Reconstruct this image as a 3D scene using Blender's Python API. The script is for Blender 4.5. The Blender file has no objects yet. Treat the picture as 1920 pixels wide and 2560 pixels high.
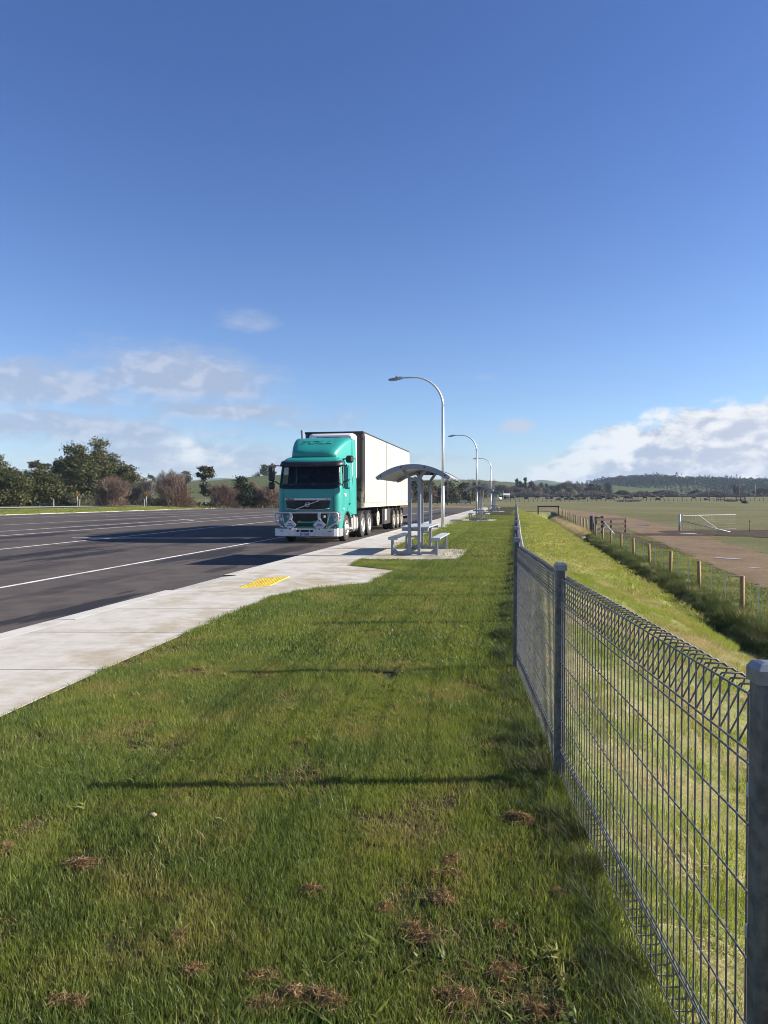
import bpy, math, random
import numpy as np
from math import sin, cos, pi, radians, atan, tan, sqrt
from mathutils import Vector, Matrix

scn = bpy.context.scene
COL = scn.collection

# ------------------------------------------------------------ camera, sky, sun, exposure
FPX = 1775.0          # focal length in photograph pixels (1920 wide)
CZ = 1.47
YAW = math.atan(330 / FPX)
PIT = math.atan(34 / FPX)
cam_d = bpy.data.cameras.new('camera')
cam_d.sensor_fit = 'HORIZONTAL'
cam_d.sensor_width = 36.0
cam_d.lens = 36.0 * FPX / 1920.0
cam_d.clip_start = 0.05
cam_d.clip_end = 20000
cam = bpy.data.objects.new('camera', cam_d)
COL.objects.link(cam)
cam.location = (0, 0, CZ)
cam.rotation_euler = (pi / 2 - PIT, 0, YAW)
scn.camera = cam

SUN_EL, SUN_AZ = radians(25.0), radians(13.0)      # azimuth measured from +X towards +Y
sun_dir = Vector((cos(SUN_EL) * cos(SUN_AZ), cos(SUN_EL) * sin(SUN_AZ), sin(SUN_EL)))
sd = bpy.data.lights.new('sun', 'SUN')
sd.energy = 5.0
sd.angle = radians(0.5)
sd.color = (1.0, 0.92, 0.80)
so = bpy.data.objects.new('sun', sd)
COL.objects.link(so)
so.rotation_euler = sun_dir.to_track_quat('Z', 'Y').to_euler()

scn.view_settings.view_transform = 'Standard'
scn.view_settings.look = 'None'
scn.view_settings.exposure = 1.15
scn.view_settings.gamma = 1.0
scn.view_settings.use_curve_mapping = False
scn.cycles.max_bounces = 8
scn.cycles.transparent_max_bounces = 8
scn.cycles.volume_bounces = 0
scn.cycles.use_denoising = True
scn.cycles.filter_width = 1.0

class NT:
    """small helper for writing node trees"""
    def __init__(s, tree):
        s.t = tree; tree.nodes.clear()
    def n(s, typ, **kw):
        nd = s.t.nodes.new(typ)
        for k, v in kw.items(): setattr(nd, k, v)
        return nd
    def link(s, a, b): s.t.links.new(a, b)
    def put(s, sock, v):
        if isinstance(v, bpy.types.NodeSocket): s.link(v, sock)
        elif isinstance(v, (tuple, list)) and len(v) == 3 and sock.type == 'RGBA': sock.default_value = (*v, 1)
        else: sock.default_value = v
    def m(s, op, a, b=None, c=None, clamp=False):
        nd = s.n('ShaderNodeMath', operation=op); nd.use_clamp = clamp
        s.put(nd.inputs[0], a)
        if b is not None: s.put(nd.inputs[1], b)
        if c is not None: s.put(nd.inputs[2], c)
        return nd.outputs[0]
    def sstep(s, x, lo, hi, a=0.0, b=1.0):
        nd = s.n('ShaderNodeMapRange', interpolation_type='SMOOTHSTEP')
        s.put(nd.inputs[0], x); s.put(nd.inputs[1], lo); s.put(nd.inputs[2], hi); s.put(nd.inputs[3], a); s.put(nd.inputs[4], b)
        return nd.outputs[0]
    def mix(s, f, a, b, mode='MIX'):
        nd = s.n('ShaderNodeMix', data_type='RGBA', blend_type=mode)
        s.put(nd.inputs[0], f); s.put(nd.inputs[6], a); s.put(nd.inputs[7], b)
        return nd.outputs[2]
    def noise(s, vec=None, scale=1.0, detail=4.0, rough=0.5, dist=0.0, dims='3D'):
        nd = s.n('ShaderNodeTexNoise', noise_dimensions=dims)
        nd.inputs['Scale'].default_value = scale; nd.inputs['Detail'].default_value = detail
        nd.inputs['Roughness'].default_value = rough; nd.inputs['Distortion'].default_value = dist
        if vec is not None: s.link(vec, nd.inputs['Vector'])
        return nd.outputs['Fac']
    def mapping(s, vec, loc=(0, 0, 0), rot=(0, 0, 0), scale=(1, 1, 1)):
        nd = s.n('ShaderNodeMapping'); s.link(vec, nd.inputs[0])
        nd.inputs[1].default_value = loc; nd.inputs[2].default_value = rot; nd.inputs[3].default_value = scale
        return nd.outputs[0]
    def xyz(s, vec):
        nd = s.n('ShaderNodeSeparateXYZ'); s.link(vec, nd.inputs[0]); return nd.outputs
    def comb(s, x, y, z):
        nd = s.n('ShaderNodeCombineXYZ'); s.put(nd.inputs[0], x); s.put(nd.inputs[1], y); s.put(nd.inputs[2], z); return nd.outputs[0]

world = bpy.data.worlds.new('World')
scn.world = world
world.use_nodes = True
def build_world():
    w = NT(world.node_tree)
    out = w.n('ShaderNodeOutputWorld'); bg = w.n('ShaderNodeBackground')
    w.link(bg.outputs[0], out.inputs[0])
    sky = w.n('ShaderNodeTexSky', sky_type='NISHITA')
    sky.sun_disc = False
    sky.sun_elevation = SUN_EL; sky.sun_rotation = pi / 2 - SUN_AZ
    sky.altitude = 50; sky.air_density = 1.0; sky.dust_density = 0.35; sky.ozone_density = 3.0
    tc = w.n('ShaderNodeTexCoord')
    d = tc.outputs['Generated']
    x, y, z = w.xyz(d)
    hor = w.m('SQRT', w.m('ADD', w.m('MULTIPLY', x, x), w.m('MULTIPLY', y, y)))
    el = w.m('MULTIPLY', w.m('ARCTAN2', z, hor), 180 / pi)           # degrees
    az = w.m('MULTIPLY', w.m('ARCTAN2', x, y), 180 / pi)             # degrees right of the road axis
    base = w.mix(1.0, sky.outputs[0], SKY_TINT, 'MULTIPLY')
    gn = w.comb(w.sstep(el, 2.0, 32.0, 1.16, 0.80), w.sstep(el, 2.0, 32.0, 1.14, 0.87), w.sstep(el, 2.0, 32.0, 1.05, 0.98))
    base = w.mix(1.0, base, gn, 'MULTIPLY')
    # cloud texture coordinates: degrees on the sky, flattened
    p1 = w.comb(w.m('MULTIPLY', az, 0.055), w.m('MULTIPLY', el, 0.17), 0.0)
    p2 = w.comb(w.m('MULTIPLY', az, 0.20), w.m('MULTIPLY', el, 0.34), 3.0)
    n1 = w.noise(p1, 1.7, 7, 0.56, 0.25)
    n2 = w.noise(p2, 1.5, 8, 0.55, 0.2)
    n2b = w.noise(w.mapping(p2, loc=(0.10, -0.16, 0)), 1.5, 8, 0.55, 0.2)
    # --- layered grey cloud on the left: long soft bodies with ragged edges (az, el, half width, half height, strength)
    n3 = w.noise(w.comb(w.m('MULTIPLY', az, 0.20), w.m('MULTIPLY', el, 0.62), 7.0), 1.6, 7, 0.6, 0.3)
    aL = None
    for (a0, e0, wa, we, st) in [(-26.5, 9.2, 8.0, 2.7, .95), (-37.0, 8.2, 10.0, 2.0, .9), (-24.0, 6.8, 7.5, .95, .95), (-17.0, 5.9, 5.0, .5, .55), (-33.0, 5.2, 13.0, 1.5, .95), (-27.0, 3.2, 11.0, 1.7, .9), (-19.0, 2.7, 8.0, 1.2, .8), (-21.3, 13.7, 2.6, 1.0, .45), (-13.3, 6.6, 1.9, .5, .45), (-8.0, 3.2, 5.0, .5, .35)]:
        da = w.m('DIVIDE', w.m('SUBTRACT', az, a0), wa); de = w.m('DIVIDE', w.m('SUBTRACT', el, e0), we)
        r = w.m('SQRT', w.m('ADD', w.m('MULTIPLY', da, da), w.m('MULTIPLY', de, de)))
        r = w.m('ADD', r, w.m('MULTIPLY', w.m('SUBTRACT', w.m('ADD', w.m('MULTIPLY', n1, .5), w.m('MULTIPLY', n3, .5)), 0.5), 2.7))
        q = w.m('MULTIPLY', w.sstep(r, 1.25, 0.25), st)
        aL = q if aL is None else w.m('MAXIMUM', aL, q)
    litL = w.m('ADD', w.m('MULTIPLY', w.m('SUBTRACT', n2, n2b), 3.0), w.m('MULTIPLY', w.m('SUBTRACT', n1, .2), .8))
    colL = w.mix(w.sstep(litL, 0.1, 0.62), CLOUD_GREY, CLOUD_MID)
    puff = w.m('MULTIPLY', w.sstep(w.m('ABSOLUTE', w.m('ADD', az, 24.5)), 4.6, 1.5), w.sstep(w.m('ABSOLUTE', w.m('SUBTRACT', el, 3.7)), 1.7, 0.5))
    pf = w.m('MULTIPLY', puff, w.sstep(n2, 0.36, 0.60))
    colL = w.mix(pf, colL, CLOUD_LIT)
    aL = w.m('MAXIMUM', aL, w.m('MULTIPLY', pf, .95))
    # --- low veil along the horizon
    aH = w.m('MULTIPLY', w.sstep(el, 4.2, 0.3), w.sstep(n1, 0.30, 0.62))
    # --- cumulus bank on the right
    topR = w.m('MULTIPLY', w.m('SUBTRACT', 1.0, w.m('EXPONENT', w.m('DIVIDE', w.m('ADD', az, 1.0), -8.0))), 8.2)
    hR = w.m('SUBTRACT', topR, el)
    dens = w.m('ADD', w.m('MULTIPLY', w.m('SUBTRACT', n2, 0.5), 5.5), hR)
    aR = w.m('MULTIPLY', w.sstep(dens, -0.3, 0.7), w.sstep(az, -2.0, 1.5)); aR = w.m('MULTIPLY', aR, w.sstep(az, -1.0, 11.0, .5, .97))
    lit = w.m('ADD', w.m('MULTIPLY', w.m('SUBTRACT', n2, n2b), 4.0), 0.45)
    edge = w.sstep(dens, 4.5, 0.3)
    shade = w.m('ADD', w.m('MULTIPLY', lit, 0.75), w.m('MULTIPLY', edge, 0.38), clamp=True)
    warm = w.mix(w.sstep(az, 5.0, 20.0), CLOUD_GREY, CLOUD_MID)
    colR = w.mix(w.sstep(shade, 0.18, 0.85), warm, CLOUD_LIT)
    # --- a few detached scraps (az, el, half width, half height, strength)
    scr = None
    for (a0, e0, wa, we, st) in [(0.4, 5.7, 1.3, .62, .85), (-2.5, 9.6, 1.6, .4, .15)]:
        da = w.m('DIVIDE', w.m('SUBTRACT', az, a0), wa); de = w.m('DIVIDE', w.m('SUBTRACT', el, e0), we)
        r = w.m('SQRT', w.m('ADD', w.m('MULTIPLY', da, da), w.m('MULTIPLY', de, de)))
        q = w.m('MULTIPLY', w.sstep(w.m('ADD', r, w.m('MULTIPLY', w.m('SUBTRACT', n2, 0.5), 2.6)), 1.15, 0.15), st)
        scr = q if scr is None else w.m('MAXIMUM', scr, q)
    c = w.mix(w.m('MULTIPLY', aH, 0.55), base, CLOUD_MID)
    c = w.mix(w.m('MULTIPLY', aL, 0.86), c, colL)
    c = w.mix(scr, c, CLOUD_MID)
    c = w.mix(aR, c, colR)
    w.link(c, bg.inputs[0])
    bg.inputs[1].default_value = SKY_STR
SKY_STR = 0.060
SKY_TINT = (0.82, 0.92, 1.22)
CLOUD_GREY = (3.15, 3.75, 4.95)
CLOUD_MID = (4.4, 4.75, 5.7)
CLOUD_LIT = (6.9, 7.0, 7.15)
build_world()

# ------------------------------------------------------------ pixel helpers used only to read positions off the photograph
def ray(px, py):
    x = (px - 960) / FPX; y = -(py - 1280) / FPX
    c, s = cos(PIT), sin(PIT)
    fw = c + y * s; up = -s + y * c
    cy, sy = cos(YAW), sin(YAW)
    return Vector((x * cy - fw * sy, x * sy + fw * cy, up))
def G(px, py, z=0.0):
    r = ray(px, py); t = (z - CZ) / r.z
    return Vector((r.x * t, r.y * t, z))
def AT(px, py, D):
    return Vector((0, 0, CZ)) + ray(px, py) * D

# ------------------------------------------------------------ object helpers
def tag(o, label=None, cat=None, group=None, kind=None):
    if label: o['label'] = label
    if cat: o['category'] = cat
    if group: o['group'] = group
    if kind: o['kind'] = kind
    return o
def empty(name, loc, label, cat, group=None, rz=0.0):
    o = bpy.data.objects.new(name, None); COL.objects.link(o)
    o.location = loc; o.rotation_euler = (0, 0, rz)
    return tag(o, label, cat, group)
def children_of(o): return [c for c in o.children]
def copy_tree(o, parent=None):
    c = o.copy(); COL.objects.link(c)
    if parent is not None: c.parent = parent
    for ch in children_of(o): copy_tree(ch, c)
    return c

class MB:
    def __init__(s): s.v = []; s.f = []; s.mi = []; s.sm = []
    def add(s, vs, fs, mi=0, smooth=False):
        o = len(s.v); s.v += [tuple(p) for p in vs]
        for f in fs: s.f.append([i + o for i in f]); s.mi.append(mi); s.sm.append(smooth)
    def box(s, x0, x1, y0, y1, z0, z1, mi=0, bev=0.0):
        if bev > 0:
            b = min(bev, (x1 - x0) * .49, (y1 - y0) * .49, (z1 - z0) * .49)
            ring = lambda z, e: [(x0 + e + b, y0 + e, z), (x1 - e - b, y0 + e, z), (x1 - e, y0 + e + b, z), (x1 - e, y1 - e - b, z), (x1 - e - b, y1 - e, z), (x0 + e + b, y1 - e, z), (x0 + e, y1 - e - b, z), (x0 + e, y0 + e + b, z)]
            R = ring(z0, b * .7) + ring(z0 + b, 0) + ring(z1 - b, 0) + ring(z1, b * .7)
            F = [list(range(7, -1, -1)), list(range(24, 32))]
            for k in range(3):
                for i in range(8): F.append([k * 8 + i, k * 8 + (i + 1) % 8, (k + 1) * 8 + (i + 1) % 8, (k + 1) * 8 + i])
            s.add(R, F, mi); return
        s.add([(x0, y0, z0), (x1, y0, z0), (x1, y1, z0), (x0, y1, z0), (x0, y0, z1), (x1, y0, z1), (x1, y1, z1), (x0, y1, z1)],
              [(3, 2, 1, 0), (4, 5, 6, 7), (0, 1, 5, 4), (1, 2, 6, 5), (2, 3, 7, 6), (3, 0, 4, 7)], mi)
    def tube(s, pts, r, n=8, mi=0, caps=True, smooth=True):
        pts = [Vector(p) for p in pts]; rs = r if isinstance(r, (list, tuple)) else [r] * len(pts)
        vs = []; up = None
        for i, p in enumerate(pts):
            a = pts[max(0, i - 1)]; b = pts[min(len(pts) - 1, i + 1)]
            t = (b - a).normalized()
            if up is None:
                up = Vector((0, 0, 1)) if abs(t.z) < .9 else Vector((1, 0, 0))
            sx = t.cross(up).normalized(); up = sx.cross(t).normalized()
            for k in range(n):
                q = 2 * pi * k / n
                vs.append(p + (sx * cos(q) + up * sin(q)) * rs[i])
        fs = []
        for i in range(len(pts) - 1):
            for k in range(n): fs.append((i * n + k, i * n + (k + 1) % n, (i + 1) * n + (k + 1) % n, (i + 1) * n + k))
        s.add(vs, fs, mi, smooth)
        if caps:
            o = len(s.v) - len(vs)
            s.f.append([o + k for k in range(n - 1, -1, -1)]); s.mi.append(mi); s.sm.append(False)
            s.f.append([o + (len(pts) - 1) * n + k for k in range(n)]); s.mi.append(mi); s.sm.append(False)
    def bar(s, a, b, w, h, mi=0, up=(0, 0, 1)):
        a = Vector(a); b = Vector(b); t = (b - a).normalized(); u = Vector(up)
        if abs(t.dot(u)) > .98: u = Vector((0, 1, 0))
        x = t.cross(u).normalized() * (w / 2); y = x.cross(t).normalized() * (h / 2)
        s.add([a - x - y, a + x - y, a + x + y, a - x + y, b - x - y, b + x - y, b + x + y, b - x + y],
              [(3, 2, 1, 0), (4, 5, 6, 7), (0, 1, 5, 4), (1, 2, 6, 5), (2, 3, 7, 6), (3, 0, 4, 7)], mi)
    def lathe(s, prof, axis='x', n=24, mi=0, org=(0, 0, 0), smooth=True):
        """prof: (along, radius) pairs"""
        vs = []
        for (a, r) in prof:
            for k in range(n):
                q = 2 * pi * k / n
                p = (a, r * cos(q), r * sin(q)) if axis == 'x' else ((r * cos(q), a, r * sin(q)) if axis == 'y' else (r * cos(q), r * sin(q), a))
                vs.append((p[0] + org[0], p[1] + org[1], p[2] + org[2]))
        fs = []
        for i in range(len(prof) - 1):
            for k in range(n): fs.append((i * n + k, i * n + (k + 1) % n, (i + 1) * n + (k + 1) % n, (i + 1) * n + k))
        s.add(vs, fs, mi, smooth)
    def grid(s, P, mi=0, smooth=True, closed=False):
        nr, nc = len(P), len(P[0])
        s.add([p for row in P for p in row], [(i * nc + j, i * nc + (j + 1) % nc, (i + 1) * nc + (j + 1) % nc, (i + 1) * nc + j) for i in range(nr - 1) for j in range(nc if closed else nc - 1)], mi, smooth)
    def prism(s, poly, z0, z1, mi=0):
        n = len(poly)
        vs = [(p[0], p[1], z0) for p in poly] + [(p[0], p[1], z1) for p in poly]
        fs = [list(range(n - 1, -1, -1)), list(range(n, 2 * n))] + [(i, (i + 1) % n, n + (i + 1) % n, n + i) for i in range(n)]
        s.add(vs, fs, mi)
    def plate(s, poly, y0, y1, mi=0):
        """polygon in x,z extruded along y"""
        n = len(poly)
        vs = [(p[0], y0, p[1]) for p in poly] + [(p[0], y1, p[1]) for p in poly]
        fs = [list(range(n)), list(range(2 * n - 1, n - 1, -1))] + [((i + 1) % n, i, n + i, n + (i + 1) % n) for i in range(n)]
        s.add(vs, fs, mi)
    def build(s, name, mats, parent=None, loc=None, rz=0.0):
        me = bpy.data.meshes.new(name)
        me.from_pydata(s.v, [], s.f)
        if not isinstance(mats, (list, tuple)): mats = [mats]
        for m in mats: me.materials.append(m)
        me.polygons.foreach_set('material_index', s.mi)
        me.polygons.foreach_set('use_smooth', s.sm)
        me.update()
        o = bpy.data.objects.new(name, me); COL.objects.link(o)
        if parent is not None: o.parent = parent
        if loc is not None: o.location = loc; o.rotation_euler = (0, 0, rz)
        return o

def poly_mesh(name, V, nper):
    """fast mesh of many separate polygons: V is (N, nper, 3)"""
    N = V.shape[0]
    me = bpy.data.meshes.new(name)
    me.vertices.add(N * nper); me.vertices.foreach_set('co', np.ascontiguousarray(V, dtype=np.float32).ravel())
    me.loops.add(N * nper); me.loops.foreach_set('vertex_index', np.arange(N * nper, dtype=np.int32))
    me.polygons.add(N); me.polygons.foreach_set('loop_start', np.arange(0, N * nper, nper, dtype=np.int32))
    me.update(calc_edges=True)
    return me
def link_mesh(name, me, mat, parent=None, loc=None):
    o = bpy.data.objects.new(name, me); COL.objects.link(o)
    if mat is not None: me.materials.append(mat)
    if parent is not None: o.parent = parent
    if loc is not None: o.location = loc
    return o
def text_obj(name, s, size, mat, parent, M, width=None, extrude=0.004, shear=0.0, bold=0.0):
    cu = bpy.data.curves.new('lettering', 'FONT'); cu.body = s; cu.size = size; cu.extrude = extrude
    cu.align_x = 'CENTER'; cu.align_y = 'CENTER'; cu.shear = shear; cu.offset = bold
    tmp = bpy.data.objects.new('lettering_source', cu); COL.objects.link(tmp)
    bpy.context.view_layer.update()
    me = bpy.data.meshes.new_from_object(tmp.evaluated_get(bpy.context.evaluated_depsgraph_get()))
    bpy.data.objects.remove(tmp)
    if width:
        xs = [v.co.x for v in me.vertices]; k = width / max(1e-6, max(xs) - min(xs)); c = (max(xs) + min(xs)) / 2
        for v in me.vertices: v.co.x = (v.co.x - c) * k
    me.transform(M); me.materials.clear(); me.materials.append(mat); me.name = name
    o = bpy.data.objects.new(name, me); COL.objects.link(o); o.parent = parent
    return o
def face_front(x, y, z):      # text plane facing -Y
    return Matrix.Translation((x, y, z)) @ Matrix.Rotation(pi / 2, 4, 'X')
def face_right(x, y, z):      # text plane facing +X, reading along +Y
    return Matrix.Translation((x, y, z)) @ Matrix.Rotation(pi / 2, 4, 'Z') @ Matrix.Rotation(pi / 2, 4, 'X')

# ------------------------------------------------------------ materials
def srgb(r, g, b):
    f = lambda c: (c / 255 / 12.92) if c <= 10 else (((c / 255) + .055) / 1.055) ** 2.4
    return (f(r), f(g), f(b))
def mat(name, col, rough=0.6, metal=0.0, var=0.15, scale=6.0, bump=0.0, bscale=30.0, col2=None, spec=None, coat=0.0, detail=5):
    m = bpy.data.materials.new(name); m.use_nodes = True
    w = NT(m.node_tree)
    out = w.n('ShaderNodeOutputMaterial'); b = w.n('ShaderNodeBsdfPrincipled'); w.link(b.outputs[0], out.inputs[0])
    tc = w.n('ShaderNodeTexCoord').outputs['Object']
    f = w.noise(tc, scale, detail, 0.6)
    c2 = col2 if col2 else tuple(c * (1 - var) for c in col)
    c1 = col if col2 else tuple(min(1, c * (1 + var)) for c in col)
    c = w.mix(w.sstep(f, 0.32, 0.68), c1, c2)
    w.link(c, b.inputs['Base Color'])
    b.inputs['Roughness'].default_value = rough; b.inputs['Metallic'].default_value = metal
    if spec is not None: b.inputs['Specular IOR Level'].default_value = spec
    if coat: b.inputs['Coat Weight'].default_value = coat; b.inputs['Coat Roughness'].default_value = 0.06
    rr = w.m('ADD', w.m('MULTIPLY', w.m('SUBTRACT', f, .5), .25), rough, clamp=True); w.link(rr, b.inputs['Roughness'])
    if bump:
        bn = w.n('ShaderNodeBump'); bn.inputs['Strength'].default_value = bump; bn.inputs['Distance'].default_value = 0.02
        w.link(w.noise(tc, bscale, 4, .6), bn.inputs['Height']); w.link(bn.outputs[0], b.inputs['Normal'])
    return m
def leaf_mat(name, c1, c2, c3=None, trans=0.35, rough=0.55, wscale=0.8, spec=0.25):
    """thin leaves: random tone per leaf, large drift by world position, some light through the blade"""
    m = bpy.data.materials.new(name); m.use_nodes = True
    w = NT(m.node_tree); out = w.n('ShaderNodeOutputMaterial')
    geo = w.n('ShaderNodeNewGeometry')
    rnd = geo.outputs['Random Per Island']
    c = w.mix(rnd, c1, c2)
    if c3: 
        f = w.noise(geo.outputs['Position'], wscale, 4, .6)
        c = w.mix(w.sstep(f, .42, .66), c, c3)
    v = w.m('ADD', 0.72, w.m('MULTIPLY', w.m('FRACT', w.m('MULTIPLY', rnd, 17.31)), .56))
    c = w.mix(1.0, c, w.comb(v, v, v), 'MULTIPLY')
    p = w.n('ShaderNodeBsdfPrincipled'); w.link(c, p.inputs['Base Color']); p.inputs['Roughness'].default_value = rough
    p.inputs['Specular IOR Level'].default_value = spec
    t = w.n('ShaderNodeBsdfTranslucent'); w.link(w.mix(1.0, c, (1.25, 1.2, .7), 'MULTIPLY'), t.inputs[0])
    mx = w.n('ShaderNodeMixShader'); mx.inputs[0].default_value = trans
    w.link(p.outputs[0], mx.inputs[1]); w.link(t.outputs[0], mx.inputs[2]); w.link(mx.outputs[0], out.inputs[0])
    return m
# ------------------------------------------------------------ the setting: ground sheets
RZ = -0.20                 # level of the asphalt
def smooth01(t): t = max(0.0, min(1.0, t)); return t * t * (3 - 2 * t)
def pad_h(Y):
    t = Y - 60.0
    return -1.65 + 0.0108 * 0.5 * (t + sqrt(t * t + 900))
def left_h(X, Y):
    return -0.22 + .5 * smooth01((-50 - X) / 16) + .0068 * max(0.0, Y - 126)
def ground_h(X, Y):
    if X >= 5.7: return pad_h(Y)
    if Y <= 124.5:
        if X > -66: return -0.75 if X < 0 else -2.6
        return left_h(X, Y)
    k = smooth01((X + 12) / 17.7)
    return left_h(X, Y) * (1 - k) + pad_h(Y) * k
GX = [-4000, -2000, -1000, -600, -400, -280, -200, -150, -120, -95, -80, -72, -66, -60, -50, -40, -25, -12, -8, -4, 0, 3, 5.69, 5.71, 7, 9, 12, 16, 22, 30, 45, 60, 80, 110, 150, 200, 280, 400, 600, 1000, 2000, 4000]
GY = [-400, -100, -30, 0, 15, 30, 45, 60, 75, 90, 105, 118, 124.4, 125, 135, 150, 170, 190, 210, 240, 270, 300, 340, 380, 430, 500, 600, 800, 1200, 2000, 3500, 6000]
GH = np.array([[ground_h(x, min(y, 620)) for x in GX] for y in GY])
GXa, GYa = np.array(GX, float), np.array(GY, float)
def gz(X, Y):
    i = int(np.clip(np.searchsorted(GXa, X) - 1, 0, len(GX) - 2)); j = int(np.clip(np.searchsorted(GYa, Y) - 1, 0, len(GY) - 2))
    u = (X - GXa[i]) / (GXa[i + 1] - GXa[i]); v = (Y - GYa[j]) / (GYa[j + 1] - GYa[j])
    u = min(1, max(0, u)); v = min(1, max(0, v))
    return float((GH[j, i] * (1 - u) + GH[j, i + 1] * u) * (1 - v) + (GH[j + 1, i] * (1 - u) + GH[j + 1, i + 1] * u) * v)

def field_mat(name, g1, g2, tan_c, tan_amt=0.5, scale=0.05, mud=None, bump=0.6, bscale=5.0):
    m = bpy.data.materials.new(name); m.use_nodes = True
    w = NT(m.node_tree); out = w.n('ShaderNodeOutputMaterial'); b = w.n('ShaderNodeBsdfPrincipled'); w.link(b.outputs[0], out.inputs[0])
    P = w.n('ShaderNodeNewGeometry').outputs['Position']
    n0 = w.noise(P, scale, 5, .6); n1 = w.noise(P, scale * 9, 5, .65); n2 = w.noise(P, 7.0, 3, .7)
    c = w.mix(w.sstep(n1, .35, .65), g1, g2)
    c = w.mix(w.m('MULTIPLY', w.sstep(n0, .5 - tan_amt * .3, .5 + .2), .85), c, tan_c)
    c = w.mix(w.sstep(n2, .45, .8), c, tuple(v * .55 for v in g1))
    if mud:
        c = w.mix(w.m('MULTIPLY', w.sstep(w.noise(P, scale * 22, 4, .6), .64, .72), .7), c, mud)
    w.link(c, b.inputs['Base Color']); b.inputs['Roughness'].default_value = .95; b.inputs['Specular IOR Level'].default_value = .1
    bn = w.n('ShaderNodeBump'); bn.inputs['Strength'].default_value = bump; bn.inputs['Distance'].default_value = .12
    w.link(w.noise(P, bscale, 5, .7), bn.inputs['Height']); w.link(bn.outputs[0], b.inputs['Normal'])
    return m
M_field = field_mat('pasture', (.095, .105, .034), (.140, .135, .056), (.19, .165, .085), .62, .035, (.07, .058, .042))
M_lawn_soil = field_mat('lawn soil', (.042, .046, .017), (.062, .060, .022), (.08, .062, .032), .3, .8, None, .12, 40.0)
M_bank_soil = field_mat('bank soil', (.145, .180, .045), (.20, .215, .065), (.28, .24, .11), .5, .9, None, .25, 20.0)
M_verge = field_mat('verge grass', (.060, .105, .018), (.085, .13, .025), (.13, .14, .045), .35, .25, None, .9, 9.0)
M_hill = field_mat('hill pasture', (.055, .085, .026), (.075, .10, .032), (.12, .115, .05), .3, .01)

def asphalt_mat():
    m = bpy.data.materials.new('asphalt'); m.use_nodes = True
    w = NT(m.node_tree); out = w.n('ShaderNodeOutputMaterial'); b = w.n('ShaderNodeBsdfPrincipled'); w.link(b.outputs[0], out.inputs[0])
    P = w.n('ShaderNodeNewGeometry').outputs['Position']; x, y, z = w.xyz(P)
    big = w.noise(w.mapping(P, scale=(.5, .06, 1)), 1.0, 5, .6)
    fine = w.noise(P, 45, 3, .7); med = w.noise(P, 1.6, 5, .6)
    c = w.mix(w.sstep(big, .3, .7), (.090, .078, .071), (.114, .098, .088))
    c = w.mix(w.sstep(med, .3, .75), c, (.070, .062, .058))
    c = w.mix(w.sstep(fine, .52, .75), c, (.11, .10, .095))
    # oil and water stains drawn out along the lanes: (x, y, half width, half length, strength)
    st = None
    ragged = w.noise(w.mapping(P, scale=(5.0, .55, 1)), 1.0, 6, .7)
    for (sx, sy, a, l, k) in [(-14.0, 19.4, .75, 4.2, 1.), (-12.6, 19.2, .5, 3.6, .9), (-6.55, 9.9, .42, 2.2, .95), (-7.2, 7.6, .5, 1.0, .9), (-9.0, 20.0, .75, 4.0, .85), (-6.85, 15.8, .25, 1.2, .7), (-21.2, 28.5, .9, 4.5, .9),
                              (-18.8, 33, .8, 5, .8), (-7.3, 21.5, .6, 3.2, .8), (-7.0, 52, .8, 12, .8), (-8.6, 75, .9, 16, .8), (-13, 60, 1.0, 16, .55), (-28, 46, 1.2, 9, .6), (-11.5, 14.5, .6, 2.8, .5), (-8.2, 12.5, .35, 3.0, .45), (-15.5, 26, .9, 5, .7), (-19.5, 22, .8, 3.5, .8), (-12, 24, .5, 3, .5), (-24, 40, 1, 7, .7), (-34, 60, 1.4, 10, .6)]:
        dx = w.m('DIVIDE', w.m('SUBTRACT', x, sx), a); dy = w.m('DIVIDE', w.m('SUBTRACT', y, sy), l)
        r = w.m('SQRT', w.m('ADD', w.m('MULTIPLY', dx, dx), w.m('MULTIPLY', dy, dy)))
        q = w.m('MULTIPLY', w.sstep(w.m('ADD', r, w.m('MULTIPLY', w.m('SUBTRACT', ragged, .5), 3.0)), .95, .6), k)
        st = q if st is None else w.m('MAXIMUM', st, q)
    c = w.mix(w.m('MULTIPLY', st, .9), c, (.022, .022, .026))
    w.link(c, b.inputs['Base Color'])
    w.link(w.m('SUBTRACT', .88, w.m('MULTIPLY', st, .2)), b.inputs['Roughness']); b.inputs['Specular IOR Level'].default_value = .06
    bn = w.n('ShaderNodeBump'); bn.inputs['Strength'].default_value = .35; bn.inputs['Distance'].default_value = .006
    w.link(w.noise(P, 140, 2, .6), bn.inputs['Height']); w.link(bn.outputs[0], b.inputs['Normal'])
    return m
M_asphalt = asphalt_mat()
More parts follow.
